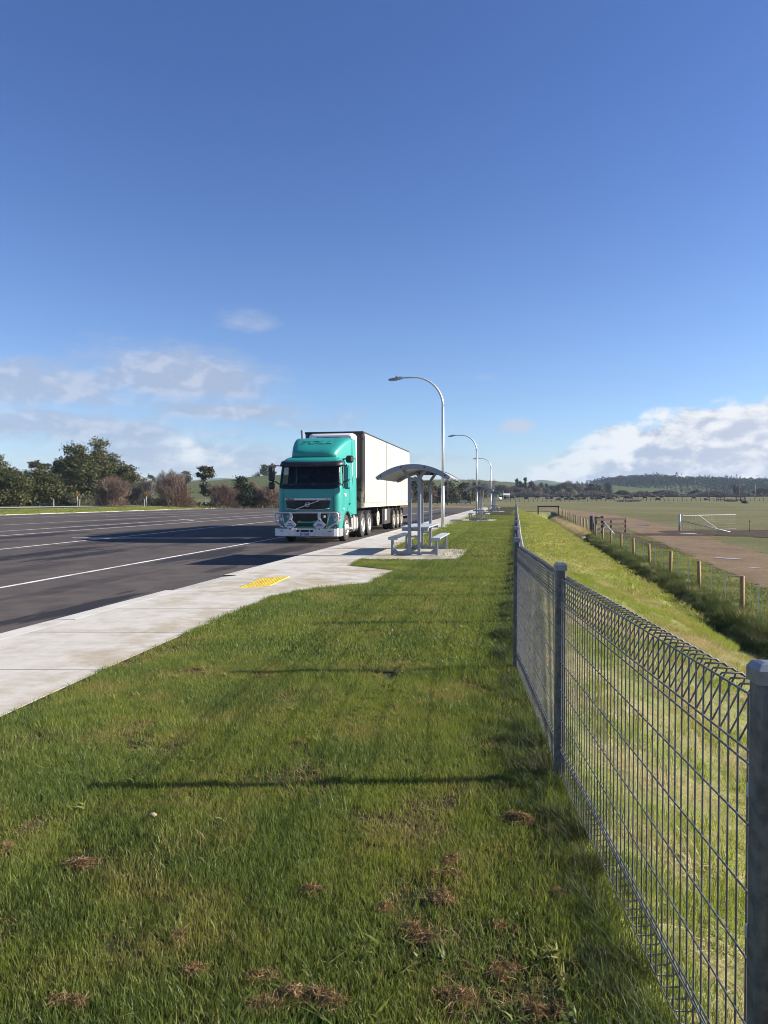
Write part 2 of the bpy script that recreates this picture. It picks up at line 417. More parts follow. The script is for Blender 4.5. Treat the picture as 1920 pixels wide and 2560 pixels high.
def concrete_mat(name, base, joints=1.72, dirty=1.0):
    m = bpy.data.materials.new(name); m.use_nodes = True
    w = NT(m.node_tree); out = w.n('ShaderNodeOutputMaterial'); b = w.n('ShaderNodeBsdfPrincipled'); w.link(b.outputs[0], out.inputs[0])
    P = w.n('ShaderNodeNewGeometry').outputs['Position']; x, y, z = w.xyz(P)
    v = w.m('SUBTRACT', y, w.m('MULTIPLY', x, .17))
    broom = w.noise(w.comb(w.m('MULTIPLY', x, 1.2), w.m('MULTIPLY', v, 26.0), 0.0), 1.0, 3, .6)
    n0 = w.noise(P, .55, 5, .62); n1 = w.noise(P, 3.2, 6, .65)
    c = w.mix(w.sstep(n1, .3, .7), base, tuple(k * .87 for k in base))
    c = w.mix(w.m('MULTIPLY', w.sstep(broom, .42, .75), .35), c, tuple(k * .72 for k in base))
    mud = w.m('MULTIPLY', w.sstep(w.m('ADD', n0, w.m('MULTIPLY', n1, .5)), .68, .92), .62 * dirty)
    c = w.mix(mud, c, (.31, .255, .165))
    side = w.m('MULTIPLY', w.sstep(x, -4.5, -3.5), w.sstep(w.m('ADD', n1, w.m('MULTIPLY', n0, .6)), .62, .95)); c = w.mix(w.m('MULTIPLY', side, .55 * dirty), c, (.34, .275, .18))
    blot = w.sstep(w.noise(P, 1.4, 6, .7), .66, .78)
    c = w.mix(w.m('MULTIPLY', blot, .35 * dirty), c, (.16, .13, .10))
    fr = w.m('FRACT', w.m('DIVIDE', w.m('ADD', v, 100.0 - .33), joints))
    j = w.sstep(w.m('ABSOLUTE', w.m('SUBTRACT', fr, .5)), .0025, .0075, 1.0, 0.0)
    c = w.mix(w.m('MULTIPLY', j, .85), c, (.07, .065, .055))
    w.link(c, b.inputs['Base Color']); b.inputs['Roughness'].default_value = .9; b.inputs['Specular IOR Level'].default_value = .2
    bn = w.n('ShaderNodeBump'); bn.inputs['Strength'].default_value = .3; bn.inputs['Distance'].default_value = .004
    w.link(w.m('SUBTRACT', broom, w.m('MULTIPLY', j, 3.0)), bn.inputs['Height']); w.link(bn.outputs[0], b.inputs['Normal'])
    return m
M_conc = concrete_mat('concrete path', (.52, .495, .44))
M_kerb = concrete_mat('kerb concrete', (.57, .55, .50), 3.44, .5)
M_paint = mat('line paint', (.62, .61, .59), .75, var=.3, scale=2.2)
M_gravel = field_mat('gravel', (.215, .155, .095), (.285, .205, .130), (.165, .118, .076), .6, .5, (.13, .095, .07), .8, 22.0)
M_mud = field_mat('mud', (.055, .042, .030), (.085, .062, .042), (.12, .085, .055), .4, .5, None, 1.0, 8.0)
M_roadgrey = mat('old road seal', (.30, .295, .28), .9, var=.15, scale=.6)

def struct(o, kind='structure'): o['kind'] = kind; return o
def sheet(name, xs, ys, h, m, smooth=True):
    b = MB(); b.grid([[(x, y, h(x, y)) for x in xs] for y in ys], smooth=smooth)
    return struct(b.build(name, m))
g = MB(); g.grid([[(x, y, GH[j, i]) for i, x in enumerate(GX)] for j, y in enumerate(GY)])
struct(g.build('ground', M_field))

# lawn, bank with its drainage ditch
BANK = [(0.20, -.005), (.6, -.16), (1.5, -.47), (2.5, -.83), (3.5, -1.20), (4.15, -1.46), (4.45, -1.75), (4.75, -2.1), (5.1, -2.05), (5.5, -1.72), (5.75, -1.60), (6.3, -1.60), (6.6, -1.70)]
def bank_z(X): return float(np.interp(X, [p[0] for p in BANK], [p[1] for p in BANK]))
def bank_h(X, Y):
    k = smooth01((Y - 96) / 28)
    n = .03 * sin(X * 5.1 + Y * .9) + .03 * sin(Y * 2.3 + X) if X > .3 else 0
    return (bank_z(X) + n) * (1 - k) + (pad_h(Y) + .04 - max(0, (X - 5)) * .05) * k * 1.0 if X > .25 else bank_z(X)
bys = [-3 + .5 * i for i in range(50)] + [22 + 1.5 * i for i in range(70)]
sheet('embankment', [p[0] for p in BANK], bys, lambda x, y: bank_h(x, y), M_bank_soil)
sheet('lawn', [-5.2, -4, -3, -2, -1, 0, .20], [-4, 0, 4, 8, 14, 20, 30, 45, 60, 80, 100, 124.6], lambda x, y: -.005, M_lawn_soil)

# car park, kerb, path
sheet('car_park', [-50, -30, -5.62], [-25, 20, 60, 126], lambda x, y: RZ, M_asphalt)
kb = MB()
for y0, y1 in [(-6, 10.6), (10.6, 12.9), (12.9, 60), (60, 117)]:
    low = .03 if y0 == 10.6 else 0
    prof = [(-5.62, RZ - .12), (-5.62, RZ + .05), (-5.56, -.012 - low), (-5.30, -.005 - low * .3), (-5.280, -.007 - low * .3), (-5.280, -.15)]
    kb.grid([[(px, y, pz) for px, pz in prof] for y in (y0, y1)], smooth=False)
struct(kb.build('kerb', M_kerb))
PATH = [(-5.255, -6), (-3.40, -6), (-3.42, 4.2), (-3.5, 5.75), (-3.58, 8.5), (-3.6, 10.3), (-3.12, 11.35), (-2.5, 12.0), (-2.45, 14.26), (-3.58, 15.1), (-3.66, 16.62), (-1.35, 17.0), (-1.34, 20.65), (-3.52, 20.75), (-3.62, 22), (-3.65, 46.5), (-1.3, 46.9), (-1.3, 50.6), (-3.65, 50.7), (-3.65, 79.5), (-1.3, 79.8), (-1.3, 83.6), (-3.65, 83.7), (-3.65, 117), (-5.255, 117)]
pb = MB(); pb.prism(PATH, -.18, 0.0)
struct(pb.build('footpath', M_conc))
tp = MB()
q = [Vector((-4.46, 10.98, 0)), Vector((-4.05, 11.32, 0)), Vector((-4.16, 12.72, 0)), Vector((-4.57, 12.32, 0))]
tp.prism([(p.x, p.y) for p in q], .002, .012)
for i in range(8):
    for j in range(17):
        u, v = (i + .5) / 8, (j + .5) / 17
        p = (q[0] * (1 - u) + q[1] * u) * (1 - v) + (q[3] * (1 - u) + q[2] * u) * v
        tp.lathe([(.0125, .024), (.018, .020), (.019, .0001)], 'z', 7, 0, (p.x, p.y, 0))
M_yellow = mat('yellow tactile', (.60, .44, .05), .65, var=.2, scale=7)
tag(tp.build('tactile_paving', M_yellow), 'yellow dimpled tactile paving patch set in the concrete path near the kerb', 'tactile paving')

# painted lines on the car park
def strip(bm, a, b, wd, z=RZ + .005):
    a = Vector((a[0], a[1], z)); b = Vector((b[0], b[1], z)); n = Vector((-(b - a).y, (b - a).x, 0)).normalized() * wd / 2
    k = 6
    bm.grid([[a + (b - a) * i / k - n, a + (b - a) * i / k + n] for i in range(k + 1)], smooth=False)
def ext(a, b, y0, y1):
    f = lambda y: (a[0] + (b[0] - a[0]) * (y - a[1]) / (b[1] - a[1]), y)
    return f(y0), f(y1)
ml = MB()
for a, b, y0, y1, wd in [((-49.6, 61), (-46.5, 118), 40, 120, .25), ((-42.5, 52.6), (-40.2, 99), 30, 116, .16), ((-31.6, 39.1), (-30.4, 82), 10, 112, .15), ((-25.6, 31.6), (-25.1, 71.7), 5, 112, .15), ((-22.6, 27.9), (-22.2, 63.6), 5, 105, .15), ((-16.6, 20.6), (-17.5, 51.0), 3, 105, .14), ((-9.46, 11.7), (-9.75, 24.1), -3, 116, .12), ((-36.2, 62.3), (-35.2, 68), 59, 75, .15)]:
    p, r = ext(a, b, y0, y1); strip(ml, p, r, wd)
strip(ml, (-26.6, 53.0), (-23.6, 49.4), .15, RZ + .010); strip(ml, (-18.58, 27.29), (-11.13, 28.06), .13, RZ + .010)
struct(ml.build('road_marking', M_paint))
sheet('verge', [-57.5, -55, -52.5, -50.02], [-20, 20, 60, 100, 140, 200, 300], lambda x, y: RZ + .03 + .37 * smooth01((-50 - x) / 6.5) + max(0, y - 126) * .0068, M_verge)
ek = MB(); ek.box(-50.2, -49.9, -20, 126, RZ - .1, RZ + .06)
struct(ek.build('edge_kerb', M_kerb))
sheet('road', [-64.5, -61, -57.4], [-20, 20, 60, 100, 126, 160, 220, 320], lambda x, y: .36 + max(0, y - 126) * .0068, M_roadgrey)
sheet('far_verge', [-90, -72, -64.4], [-20, 60, 126, 200, 320], lambda x, y: .255 + max(0, y - 126) * .0068 + (.15 if x < -70 else 0), M_field)
# gravel at the end of the car park and the farm track
sheet('gravel_yard', [-60, -40, -25, -15, -10, -7], [126.05, 132, 139, 146], lambda x, y: gz(x, y) + .05, M_gravel)
TL = [(8.0, 12), (8.2, 25), (9.15, 41), (10.5, 73), (9.6, 100), (7.2, 128), (3, 150)]
TR = [(12.6, 12), (12.9, 33), (13.9, 51.6), (15.6, 67), (15.4, 97), (13.0, 128), (9, 152)]
def lerp_line(L, y): return float(np.interp(y, [p[1] for p in L], [p[0] for p in L]))
tb = MB(); rng = random.Random(4)
rows = []
for i in range(280):
    y = 10 + i * .5
    a, b = lerp_line(TL, y) + rng.uniform(-.22, .22), lerp_line(TR, y) + rng.uniform(-.3, .3)
    rows.append([(a + (b - a) * u, y, gz(a + (b - a) * u, y) + .022 - .012 * abs(u - .5)) for u in (0, .1, .3, .5, .7, .9, 1)])
tb.grid(rows); struct(tb.build('gravel_track', M_gravel))
def blob(cx, cy, rx, ry, seed, n=26):
    r = random.Random(seed); ph = [r.uniform(0, 6.28) for _ in range(4)]
    out = []
    for i in range(n):
        t = 2 * pi * i / n; k = 1 + .18 * sin(2 * t + ph[0]) + .13 * sin(3 * t + ph[1]) + .09 * sin(5 * t + ph[2]) + .06 * sin(9 * t + ph[3])
        out.append((cx + rx * k * cos(t), cy + ry * k * sin(t)))
    return out
mb_ = MB()
for cx, cy, rx, ry, sd_ in [(18.5, 64.5, 5.0, 5.5, 1), (25, 60, 8, 3.4, 2), (11.8, 60.5, 2.6, 2.2, 3), (8.6, 55, .9, 9, 5)]:
    P = blob(cx, cy, rx, ry, sd_); c = [(cx, cy, gz(cx, cy) + .034)]
    mb_.add(c + [(x, y, gz(x, y) + .028) for x, y in P], [(0, i + 1, (i + 1) % len(P) + 1) for i in range(len(P))])
struct(mb_.build('muddy_ground', M_mud))
M_puddle = mat('puddle water', (.10, .10, .10), .04, var=.1, scale=2, spec=.8)
wb = MB()
for px, py, rx, ry, sd_ in [(1832, 1399, .36, .34, 11), (1800, 1397, .25, .25, 15), (1882, 1421, .25, .22, 12), (1607, 1319, .55, 1.3, 13), (1723, 1338, .6, .8, 14)]:
    p = G(px, py, -1.58); P = blob(p.x, p.y, rx, ry, sd_); z = gz(p.x, p.y) + .036
    wb.add([(x, y, z) for x, y in P], [list(range(len(P)))])
struct(wb.build('puddle_water', M_puddle))

# hills
def ridge(name, crest, D, m, run=160, back=160, base_drop=2.0, seed=1):
    r = random.Random(seed)
    P = [AT(px, py, D) for px, py in crest]
    xs = []
    for i in range(len(P) - 1):
        k = 5
        for j in range(k): xs.append(P[i].lerp(P[i + 1], j / k))
    xs.append(P[-1])
    fwd = Vector((-sin(YAW), cos(YAW), 0))
    rows = []
    for t in [0, .12, .25, .4, .55, .7, .85, 1.0, 1.25, 1.6, 2.0]:
        row = []
        for i, p in enumerate(xs):
            off = (t - 1) * (run if t <= 1 else back)
            q = p + fwd * off
            hb = gz(q.x, min(q.y, 600)) - base_drop
            k = smooth01(t) if t <= 1 else smooth01(2 - t)
            row.append((q.x, q.y, hb + (p.z - hb) * k + r.uniform(-.25, .25) * (1 if 0 < t < 1 else 0)))
        rows.append(row)
    b = MB(); b.grid(rows); return struct(b.build(name, m)), xs
ridge('hill', [(60, 1230), (200, 1214), (300, 1208), (372, 1204), (420, 1203), (480, 1205), (540, 1202), (600, 1199), (640, 1194), (690, 1189), (760, 1187), (850, 1195), (930, 1215)], 420, M_hill, 200)
ridge('hill', [(880, 1225), (960, 1208), (1020, 1203), (1080, 1199), (1130, 1198), (1190, 1200), (1250, 1204), (1330, 1209), (1400, 1212), (1460, 1216), (1540, 1226)], 720, M_hill, 240)
ridge('hill', [(1200, 1232), (1300, 1222), (1360, 1216), (1420, 1217), (1520, 1214), (1640, 1222)], 640, M_hill, 120)
FOREST = [(1390, 1228), (1450, 1222), (1500, 1212), (1560, 1205), (1620, 1202), (1660, 1204), (1675, 1210), (1690, 1208), (1750, 1208), (1830, 1212), (1920, 1213), (2050, 1216), (2200, 1224)]
ridge('hill', FOREST, 950, M_hill, 260)
ridge('mountain', [(1240, 1222), (1290, 1212), (1330, 1203), (1350, 1199.5), (1365, 1201), (1400, 1209), (1460, 1220)], 2400, M_hill, 600, 600)
ridge('mountain', [(440, 1210), (490, 1200), (530, 1196), (560, 1195), (600, 1197), (660, 1204), (760, 1216)], 2500, M_hill, 600, 600)
# ------------------------------------------------------------ the articulated lorry
TEAL = (.020, .275, .232)
M_teal = mat('teal paint', TEAL, .42, var=.04, scale=2.5, coat=.15, bump=.02, bscale=3)
M_tealdark = mat('dark teal lettering', (.008, .15, .13), .4, var=.05)
M_black = mat('black plastic', (.014, .014, .016), .5, var=.2, scale=8)
M_seam = mat('seam shadow gap', (.006, .02, .02), .7, var=.1)
M_glass = mat('dark cab glass', (.005, .006, .009), .07, var=.1, spec=.28)
M_alu = mat('brushed aluminium', (.56, .56, .57), .42, metal=.75, var=.1, scale=5, bump=.03, bscale=20)
M_chrome = mat('silver trim', (.55, .56, .58), .3, metal=.6, var=.06)
M_rubber = mat('tyre rubber', (.022, .021, .021), .85, var=.3, scale=12, col2=(.045, .040, .036))
M_rim = mat('alloy wheel', (.60, .60, .60), .38, metal=.6, var=.12, scale=9)
M_rimdusty = mat('dusty steel wheel', (.36, .33, .28), .7, metal=.1, var=.2, scale=9)
M_white = mat('white panel', (.80, .78, .70), .5, var=.03, scale=1.2)
M_reefer = mat('white refrigeration casing', (.78, .78, .76), .4, var=.04)
M_lamp = mat('headlamp lens', (.30, .33, .36), .12, metal=.35, var=.45, scale=14)
M_chassis = mat('chassis black', (.018, .017, .016), .75, var=.3, scale=5, col2=(.035, .03, .026))
M_red = mat('red lettering', (.55, .03, .04), .5, var=.05)
M_greyprint = mat('grey print', (.42, .40, .38), .6, var=.05)
M_inkblack = mat('black print', (.012, .012, .012), .5, var=.05)
M_inkblue = mat('number plate blue', (.02, .05, .20), .5, var=.05)
M_plate = mat('number plate white', (.62, .66, .72), .4, var=.04)
M_placard = mat('placard white', (.72, .73, .76), .45, var=.05)

def trailer_side_mat():
    m = bpy.data.materials.new('trailer side panel'); m.use_nodes = True
    w = NT(m.node_tree); out = w.n('ShaderNodeOutputMaterial'); b = w.n('ShaderNodeBsdfPrincipled'); w.link(b.outputs[0], out.inputs[0])
    P = w.n('ShaderNodeTexCoord').outputs['Object']; x, y, z = w.xyz(P)
    c = w.mix(w.sstep(w.noise(P, .6, 4, .6), .35, .7), (.385, .375, .35), (.35, .34, .31))
    low = w.m('MULTIPLY', w.sstep(z, 2.7, 1.5), w.sstep(y, 7.0, 4.6))
    dirt = w.m('MULTIPLY', low, w.sstep(w.noise(w.mapping(P, scale=(1, 2.2, .7)), 3.0, 6, .7), .44, .66))
    c = w.mix(w.m('MULTIPLY', dirt, .6), c, (.20, .16, .12))
    w.link(c, b.inputs['Base Color']); b.inputs['Roughness'].default_value = .5
    return m
M_tside = trailer_side_mat()
def post_mat():
    m = bpy.data.materials.new('scuffed corner post'); m.use_nodes = True
    w = NT(m.node_tree); out = w.n('ShaderNodeOutputMaterial'); b = w.n('ShaderNodeBsdfPrincipled'); w.link(b.outputs[0], out.inputs[0])
    P = w.n('ShaderNodeTexCoord').outputs['Object']; x, y, z = w.xyz(P)
    s = w.m('MULTIPLY', w.sstep(z, 2.6, 1.4), w.sstep(w.noise(P, 5.0, 6, .75), .40, .56))
    c = w.mix(s, (.035, .032, .032), (.36, .31, .22))
    w.link(c, b.inputs['Base Color']); b.inputs['Roughness'].default_value = .38; b.inputs['Metallic'].default_value = .3
    return m
M_post = post_mat()

TX, TY = -7.74, 25.75
truck = empty('articulated_lorry', (TX, TY, RZ), 'teal cab lorry with a long white refrigerated semitrailer parked at the kerb', 'lorry')

# --- cab shell: horizontal outlines lofted over height
def cab_sec(z):
    zs = [.40, .75, 1.2, 1.7, 2.05, 2.55, 2.95, 3.1, 3.2, 3.28]
    fr = [.16, .13, .10, .09, .11, .24, .37, .44, .56, .85]
    hw = [1.20, 1.225, 1.235, 1.24, 1.235, 1.20, 1.17, 1.15, 1.10, 1.0]
    rad = [.24, .25, .26, .27, .27, .25, .23, .22, .22, .2]
    return [float(np.interp(z, zs, a)) for a in (fr, hw, rad)]
CB = 2.38
def cab_xy(z, u):
    f, h, r = cab_sec(z); s = 1 if u >= 0 else -1; a = abs(u)
    bow = .07
    if a <= 1: return s * a * (h - r), f + bow * a * a
    if a <= 2:
        t = (a - 1) * pi / 2; return s * (h - r + r * sin(t)), f + bow + r * (1 - cos(t))
    y0 = f + bow + r
    return s * h, y0 + (CB - y0) * (a - 2)
def cab_pt(z, u, off=0.0):
    x, y = cab_xy(z, u)
    if off:
        e = .01
        x1, y1 = cab_xy(z, max(-3, u - e)); x2, y2 = cab_xy(z, min(3, u + e))
        t = Vector((x2 - x1, y2 - y1, 0)).normalized(); n = Vector((t.y, -t.x, 0))
        x += n.x * off; y += n.y * off
    return (x, y, z)
def u_side(z, y):       # parameter for a given y on the side
    f, h, r = cab_sec(z); y0 = f + .07 + r
    return 2 + (y - y0) / (CB - y0)
AY, AZ, AR = 1.36, .52, .66
def zmin(u):
    if abs(u) <= 2: return .40
    y = cab_xy(.75, u)[1]
    d = abs(y - AY)
    if d < AR: return max(.42, AZ + sqrt(AR * AR - d * d))
    return .42 if y < AY else 1.02
us = sorted(set([-3 + .05 * i for i in range(121)]))
rows = []
for k in range(53):
    row = []
    for u in us:
        z0 = zmin(u); row.append(cab_pt(z0 + (3.28 - z0) * k / 52, u))
    rows.append(row)
def in_window(x, y, z):
    if 2.20 < z < 2.93 and y < .55 and abs(x) < 1.14: return True
    return 2.13 < z < 2.90 and .72 < y < 1.52
cb = MB(); nr_, nc_ = len(rows), len(us)
fs_ = []
for i in range(nr_ - 1):
    for j in range(nc_ - 1):
        q_ = [rows[i][j], rows[i][j + 1], rows[i + 1][j + 1], rows[i + 1][j]]
        if not in_window(*[sum(p[k] for p in q_) / 4 for k in range(3)]): fs_.append((i * nc_ + j, i * nc_ + j + 1, (i + 1) * nc_ + j + 1, (i + 1) * nc_ + j))
cb.add([p for r_ in rows for p in r_], fs_, 0, True)
li = MB(); li.add([cab_pt(p[2], us[j], -.03) for r_ in rows for j, p in enumerate(r_)], [f_ for f_ in fs_ if rows[f_[0] // nc_][f_[0] % nc_][2] > 1.5], 0, True)
top = [cab_pt(3.28, u) for u in us]
cb.grid([top, [(p[0], CB, 3.30) for p in top]])
cb.grid([[(-1.2, CB, 1.0), (1.2, CB, 1.0)], [(-1.0, CB, 3.28), (1.0, CB, 3.28)]], smooth=False)
cab = cb.build('cab_body', M_teal, truck)
def cab_patch(name, z0, z1, u0, u1, off, m, nz=10, nu=24, zf0=None, zf1=None, thick=0.0, parent=None, smooth=True):
    b = MB(); P = []
    for i in range(nz + 1):
        row = []
        for j in range(nu + 1):
            u = u0 + (u1 - u0) * j / nu
            a = zf0(u) if zf0 else z0; c = zf1(u) if zf1 else z1
            row.append(cab_pt(a + (c - a) * i / nz, u, off))
        P.append(row)
    b.grid(P, smooth=smooth)
    return b.build(name, m, parent or truck)
# windscreen with its black surround, sun visor, roof header
def clear_glass():
    m = bpy.data.materials.new('tinted cab glass'); m.use_nodes = True
    w = NT(m.node_tree); out = w.n('ShaderNodeOutputMaterial'); t = w.n('ShaderNodeBsdfTransparent'); t.inputs[0].default_value = (.42, .47, .46, 1)
    gl = w.n('ShaderNodeBsdfGlossy'); gl.inputs['Roughness'].default_value = .03; gl.inputs[0].default_value = (.75, .8, .85, 1); f = w.n('ShaderNodeFresnel'); f.inputs[0].default_value = 1.38
    mx = w.n('ShaderNodeMixShader'); w.link(f.outputs[0], mx.inputs[0]); w.link(t.outputs[0], mx.inputs[1]); w.link(gl.outputs[0], mx.inputs[2]); w.link(mx.outputs[0], out.inputs[0]); return m
M_clear = clear_glass()
zl = lambda u: 2.02 + (.13 * max(0, abs(u) - .75) ** 2)
M_frit = mat('black glass border', (.008, .009, .011), .15, var=.1, spec=.3)
ws = cab_patch('windscreen', 2.20, 2.95, -1.50, 1.50, .012, M_clear, 8, 40)
cab_patch('windscreen_border', 2.02, 2.20, -1.72, 1.72, .014, M_frit, 4, 40, zf0=zl, parent=ws)
cab_patch('windscreen_border', 2.94, 3.02, -1.72, 1.72, .014, M_frit, 2, 40, parent=ws)
for s in (-1, 1): cab_patch('windscreen_border', 2.19, 2.95, s * 1.50, s * 1.72, .014, M_frit, 6, 6, parent=ws)
# cab interior: dash, wheel, seats, rear wall with bunk
M_dash = mat('dark cab trim', (.030, .031, .034), .7, var=.2)
M_seat = mat('grey cab seat', (.055, .056, .062), .9, var=.2)
b = MB(); b.box(-1.08, 1.08, .42, .85, 1.75, 2.14, bev=.06); b.box(.30, .95, .36, .56, 2.12, 2.20, bev=.03); b.build('dashboard', M_dash, truck)
b = MB(); b.tube([(-.55 + .23 * cos(2 * pi * k / 20), .98 - .10 * sin(2 * pi * k / 20), 2.12 + .20 * sin(2 * pi * k / 20)) for k in range(21)], .018, 6, caps=False); b.bar((-.78, .98, 2.12), (-.32, .98, 2.12), .03, .02); b.tube([(-.55, .98, 2.12), (-.55, .8, 1.9)], .03, 6); b.build('steering_wheel', M_dash, truck)
li.build('cab_lining', M_dash, truck)
for x in (-.55, .55):
    b = MB(); b.box(x - .25, x + .25, 1.15, 1.65, 1.55, 1.75, bev=.06); b.box(x - .24, x + .24, 1.58, 1.74, 1.72, 2.42, bev=.07); b.box(x - .14, x + .14, 1.60, 1.72, 2.44, 2.66, bev=.05); b.build('cab_seat', M_seat, truck)
b = MB(); b.box(-1.1, 1.1, 2.26, 2.33, 1.5, 3.2); b.box(-1.1, 1.1, 1.75, 2.26, 1.5, 1.8); b.build('sleeper_bunk', M_seat, truck)
b = MB(); b.box(-.16, .12, .50, .62, 2.15, 2.20, bev=.02); b.bar((-.12, .5, 2.18), (.16, .47, 2.24), .02, .05); b.build('dash_papers', mat('pale papers', (.5, .5, .48), .8), truck)
vz = MB(); P = []
for zz, of in [(2.92, .015), (2.90, .07), (2.96, .10), (3.10, .08), (3.14, .015)]:
    P.append([cab_pt(zz - (.05 * (1 - abs(u) / 1.9) if zz < 3 else .07 * (1 - (abs(u) / 1.9) ** 2)), u, of) for u in [-1.9 + .1 * i for i in range(39)]])
vz.grid(P); vz.build('sun_visor', M_black, truck)
wp = MB()
for a, b_ in [((-.75, 2.17), (-.15, 2.09)), ((.1, 2.17), (.7, 2.09))]:
    ya = cab_pt(a[1], a[0])[1] - .03; yb = cab_pt(b_[1], b_[0])[1] - .03
    wp.tube([(a[0], ya, a[1]), (b_[0], yb, b_[1])], .012, 5)
wp.build('wiper', M_black, truck)
# items seen through the windscreen are lost in its dark reflection
# bonnet panel seams
sm = MB()
def seam_u(u, z0, z1, wd=.006, off=.004, n=8):
    sm.grid([[cab_pt(z0 + (z1 - z0) * i / n, u - wd, off), cab_pt(z0 + (z1 - z0) * i / n, u + wd, off)] for i in range(n + 1)], smooth=False)
def seam_z(z, u0, u1, wd=.006, off=.004, n=16):
    sm.grid([[cab_pt(z - wd, u0 + (u1 - u0) * i / n, off), cab_pt(z + wd, u0 + (u1 - u0) * i / n, off)] for i in range(n + 1)], smooth=False)
for s in (-1, 1):
    seam_u(s * 1.02, 1.18, 2.02, .012); seam_u(s * u_side(1.5, .80), 1.35, 2.05, .010); seam_u(s * u_side(1.5, 1.78), 1.2, 3.0, .010)
    seam_z(1.22, s * u_side(1.22, .5), s * u_side(1.22, .8)); seam_z(2.04, s * 2.02, s * u_side(2.04, 1.78), .007)
seam_z(1.18, -1.3, 1.3, .01)
sm.build('panel_seam', M_seam, truck)
# grille
gf = lambda z, x: cab_pt(z, 0)[1] + .07 * (x / 1.0) ** 2
gb = MB()
gb.grid([[(x, gf(z, x) - .012, z) for x in np.linspace(-h, h, 13)] for z, h in ((1.25, .80), (1.60, .88))])
gr = gb.build('grille', M_black, truck)
sl = MB()
for i in range(5):
    z = 1.30 + i * .062; sl.grid([[(x, gf(z, x) - .018, z), (x, gf(z, x) - .034, z + .012), (x, gf(z, x) - .018, z + .03)] for x in np.linspace(-.5, .5, 9)], smooth=False)
sl.build('grille_slat', M_chassis, gr)
gs = MB()
gs.grid([[(x, gf(z, x) - o, z) for x in np.linspace(-.90, .90, 15)] for z, o in ((1.60, .012), (1.60, .03), (1.675, .03), (1.675, .012))], smooth=False)
strip_o = gs.build('grille_badge_strip', M_chrome, truck)
text_obj('lettering', 'VOLVO', .075, M_inkblack, strip_o, face_front(-.69, gf(1.63, .52) - .036, 1.637), width=.33, bold=.003)
text_obj('lettering', 'FH', .06, M_inkblack, strip_o, face_front(.79, gf(1.63, .72) - .038, 1.635), width=.11, bold=.002)
gl = MB()
gl.tube([(x, gf(1.25, x) - .03, 1.235 + .05 * abs(x / .8) ** 2.2) for x in np.linspace(-.84, .84, 15)], .016, 6)
gl.build('grille_lower_trim', M_chrome, truck)
em = MB()
yy = gf(1.43, 0) - .045
em.bar((-.45, yy + .015, 1.265), (.46, yy + .015, 1.588), .02, .026)
n = 28
ring = []
for k in range(n + 1):
    t = 2 * pi * k / n; ring.append((.078 * cos(t), yy - .01, 1.43 + .078 * sin(t)))
em.tube(ring, .014, 6, caps=False)
em.bar((-.075, yy - .012, 1.43), (.075, yy - .012, 1.43), .02, .032)
em.bar((.055, yy - .01, 1.485), (.092, yy - .01, 1.522), .018, .018)
em.bar((.055, yy - .01, 1.522), (.098, yy - .01, 1.522), .014, .014); em.bar((.092, yy - .01, 1.48), (.092, yy - .01, 1.526), .014, .014)
em.build('grille_emblem', M_chrome, truck)
# lower front: dark intake, headlamps, fog lamps
lf = MB()
lf.grid([[(x, gf(z, x) - .01, z) for x in np.linspace(-.74, .74, 9)] for z in (.60, 1.12)])
for i in range(6):
    z = .68 + i * .075; lf.bar((-.7, gf(z, .7) - .05, z), (.7, gf(z, .7) - .05, z), .012, .02)
lf.build('lower_intake', M_chassis, truck)
ir = MB(); ir.box(-.40, .40, .0, .06, .735, .80, bev=.02); ir.box(-.33, -.25, -.012, .02, .76, .83); ir.box(.25, .33, -.012, .02, .76, .83)
ir.build('intake_cross_bar', M_teal, truck)
for s in (-1, 1):
    hb = MB()
    P = []
    for z, ua, ub in [(.72, 1.0, 1.62), (.78, .99, 1.74), (1.0, .93, 1.88), (1.13, .90, 1.92)]:
        P.append([cab_pt(z, s * (ua + (ub - ua) * j / 10), .02) for j in range(11)])
    hb.grid(P); hl = hb.build('headlight', M_lamp, truck)
    for (uu, zz, rr) in [(1.22, .87, .062), (1.36, 1.02, .05), (1.58, .92, .045), (1.6, 1.05, .035)]:
        rb = MB(); c = Vector(cab_pt(zz, s * uu, .022)); rb.lathe([(-.008, rr), (-.014, rr * .85), (-.006, rr * .55), (-.006, .001)], 'y', 16, 0, c)
        rb.build('reflector', M_chrome, hl)
    fb = MB()
    P = [[cab_pt(z, s * (1.02 + .5 * j / 8), .016) for j in range(9)] for z in (.52, .60, .66)]
    fb.grid(P); fl = fb.build('fog_light', M_black, truck)
    for uu in (1.16, 1.32):
        rb = MB(); c = Vector(cab_pt(.59, s * uu, .02)); rb.lathe([(-.004, .045), (-.01, .04), (-.004, .025), (-.004, .001)], 'y', 14, 0, c)
        rb.build('reflector', M_lamp, fl)
# bull bar and bumper channel
bm = MB()
pts = []
def bar_front(x): return -.26 + .10 * (x / 1.23) ** 2
prof = lambda y: [(y, .245), (y - .02, .265), (y - .02, .52), (y, .54), (y + .10, .54), (y + .10, .245)]
P = []
for x in [-1.27, -1.25, -1.2, -1.1, -.9, -.6, -.3, 0, .3, .6, .9, 1.1, 1.2, 1.25, 1.27]:
    yb = bar_front(x) + (.30 if abs(x) > 1.26 else (.14 if abs(x) > 1.24 else (.05 if abs(x) > 1.15 else 0)))
    P.append([(x, a, b_) for a, b_ in prof(yb)])
bm.grid(P, closed=True, smooth=False)
bm.box(-1.27, -1.235, .02, .55, .25, .535); bm.box(1.235, 1.27, .02, .55, .25, .535)
bumper = bm.build('bumper', M_alu, truck)
for x0, x1 in [(-.32, -.21), (-.16, .155), (.205, .315)]: sb = MB(); sb.box(x0, x1, bar_front(0) - .030, bar_front(0) + .01, .415, .495); sb.build('bumper_slot', M_inkblack, bumper)
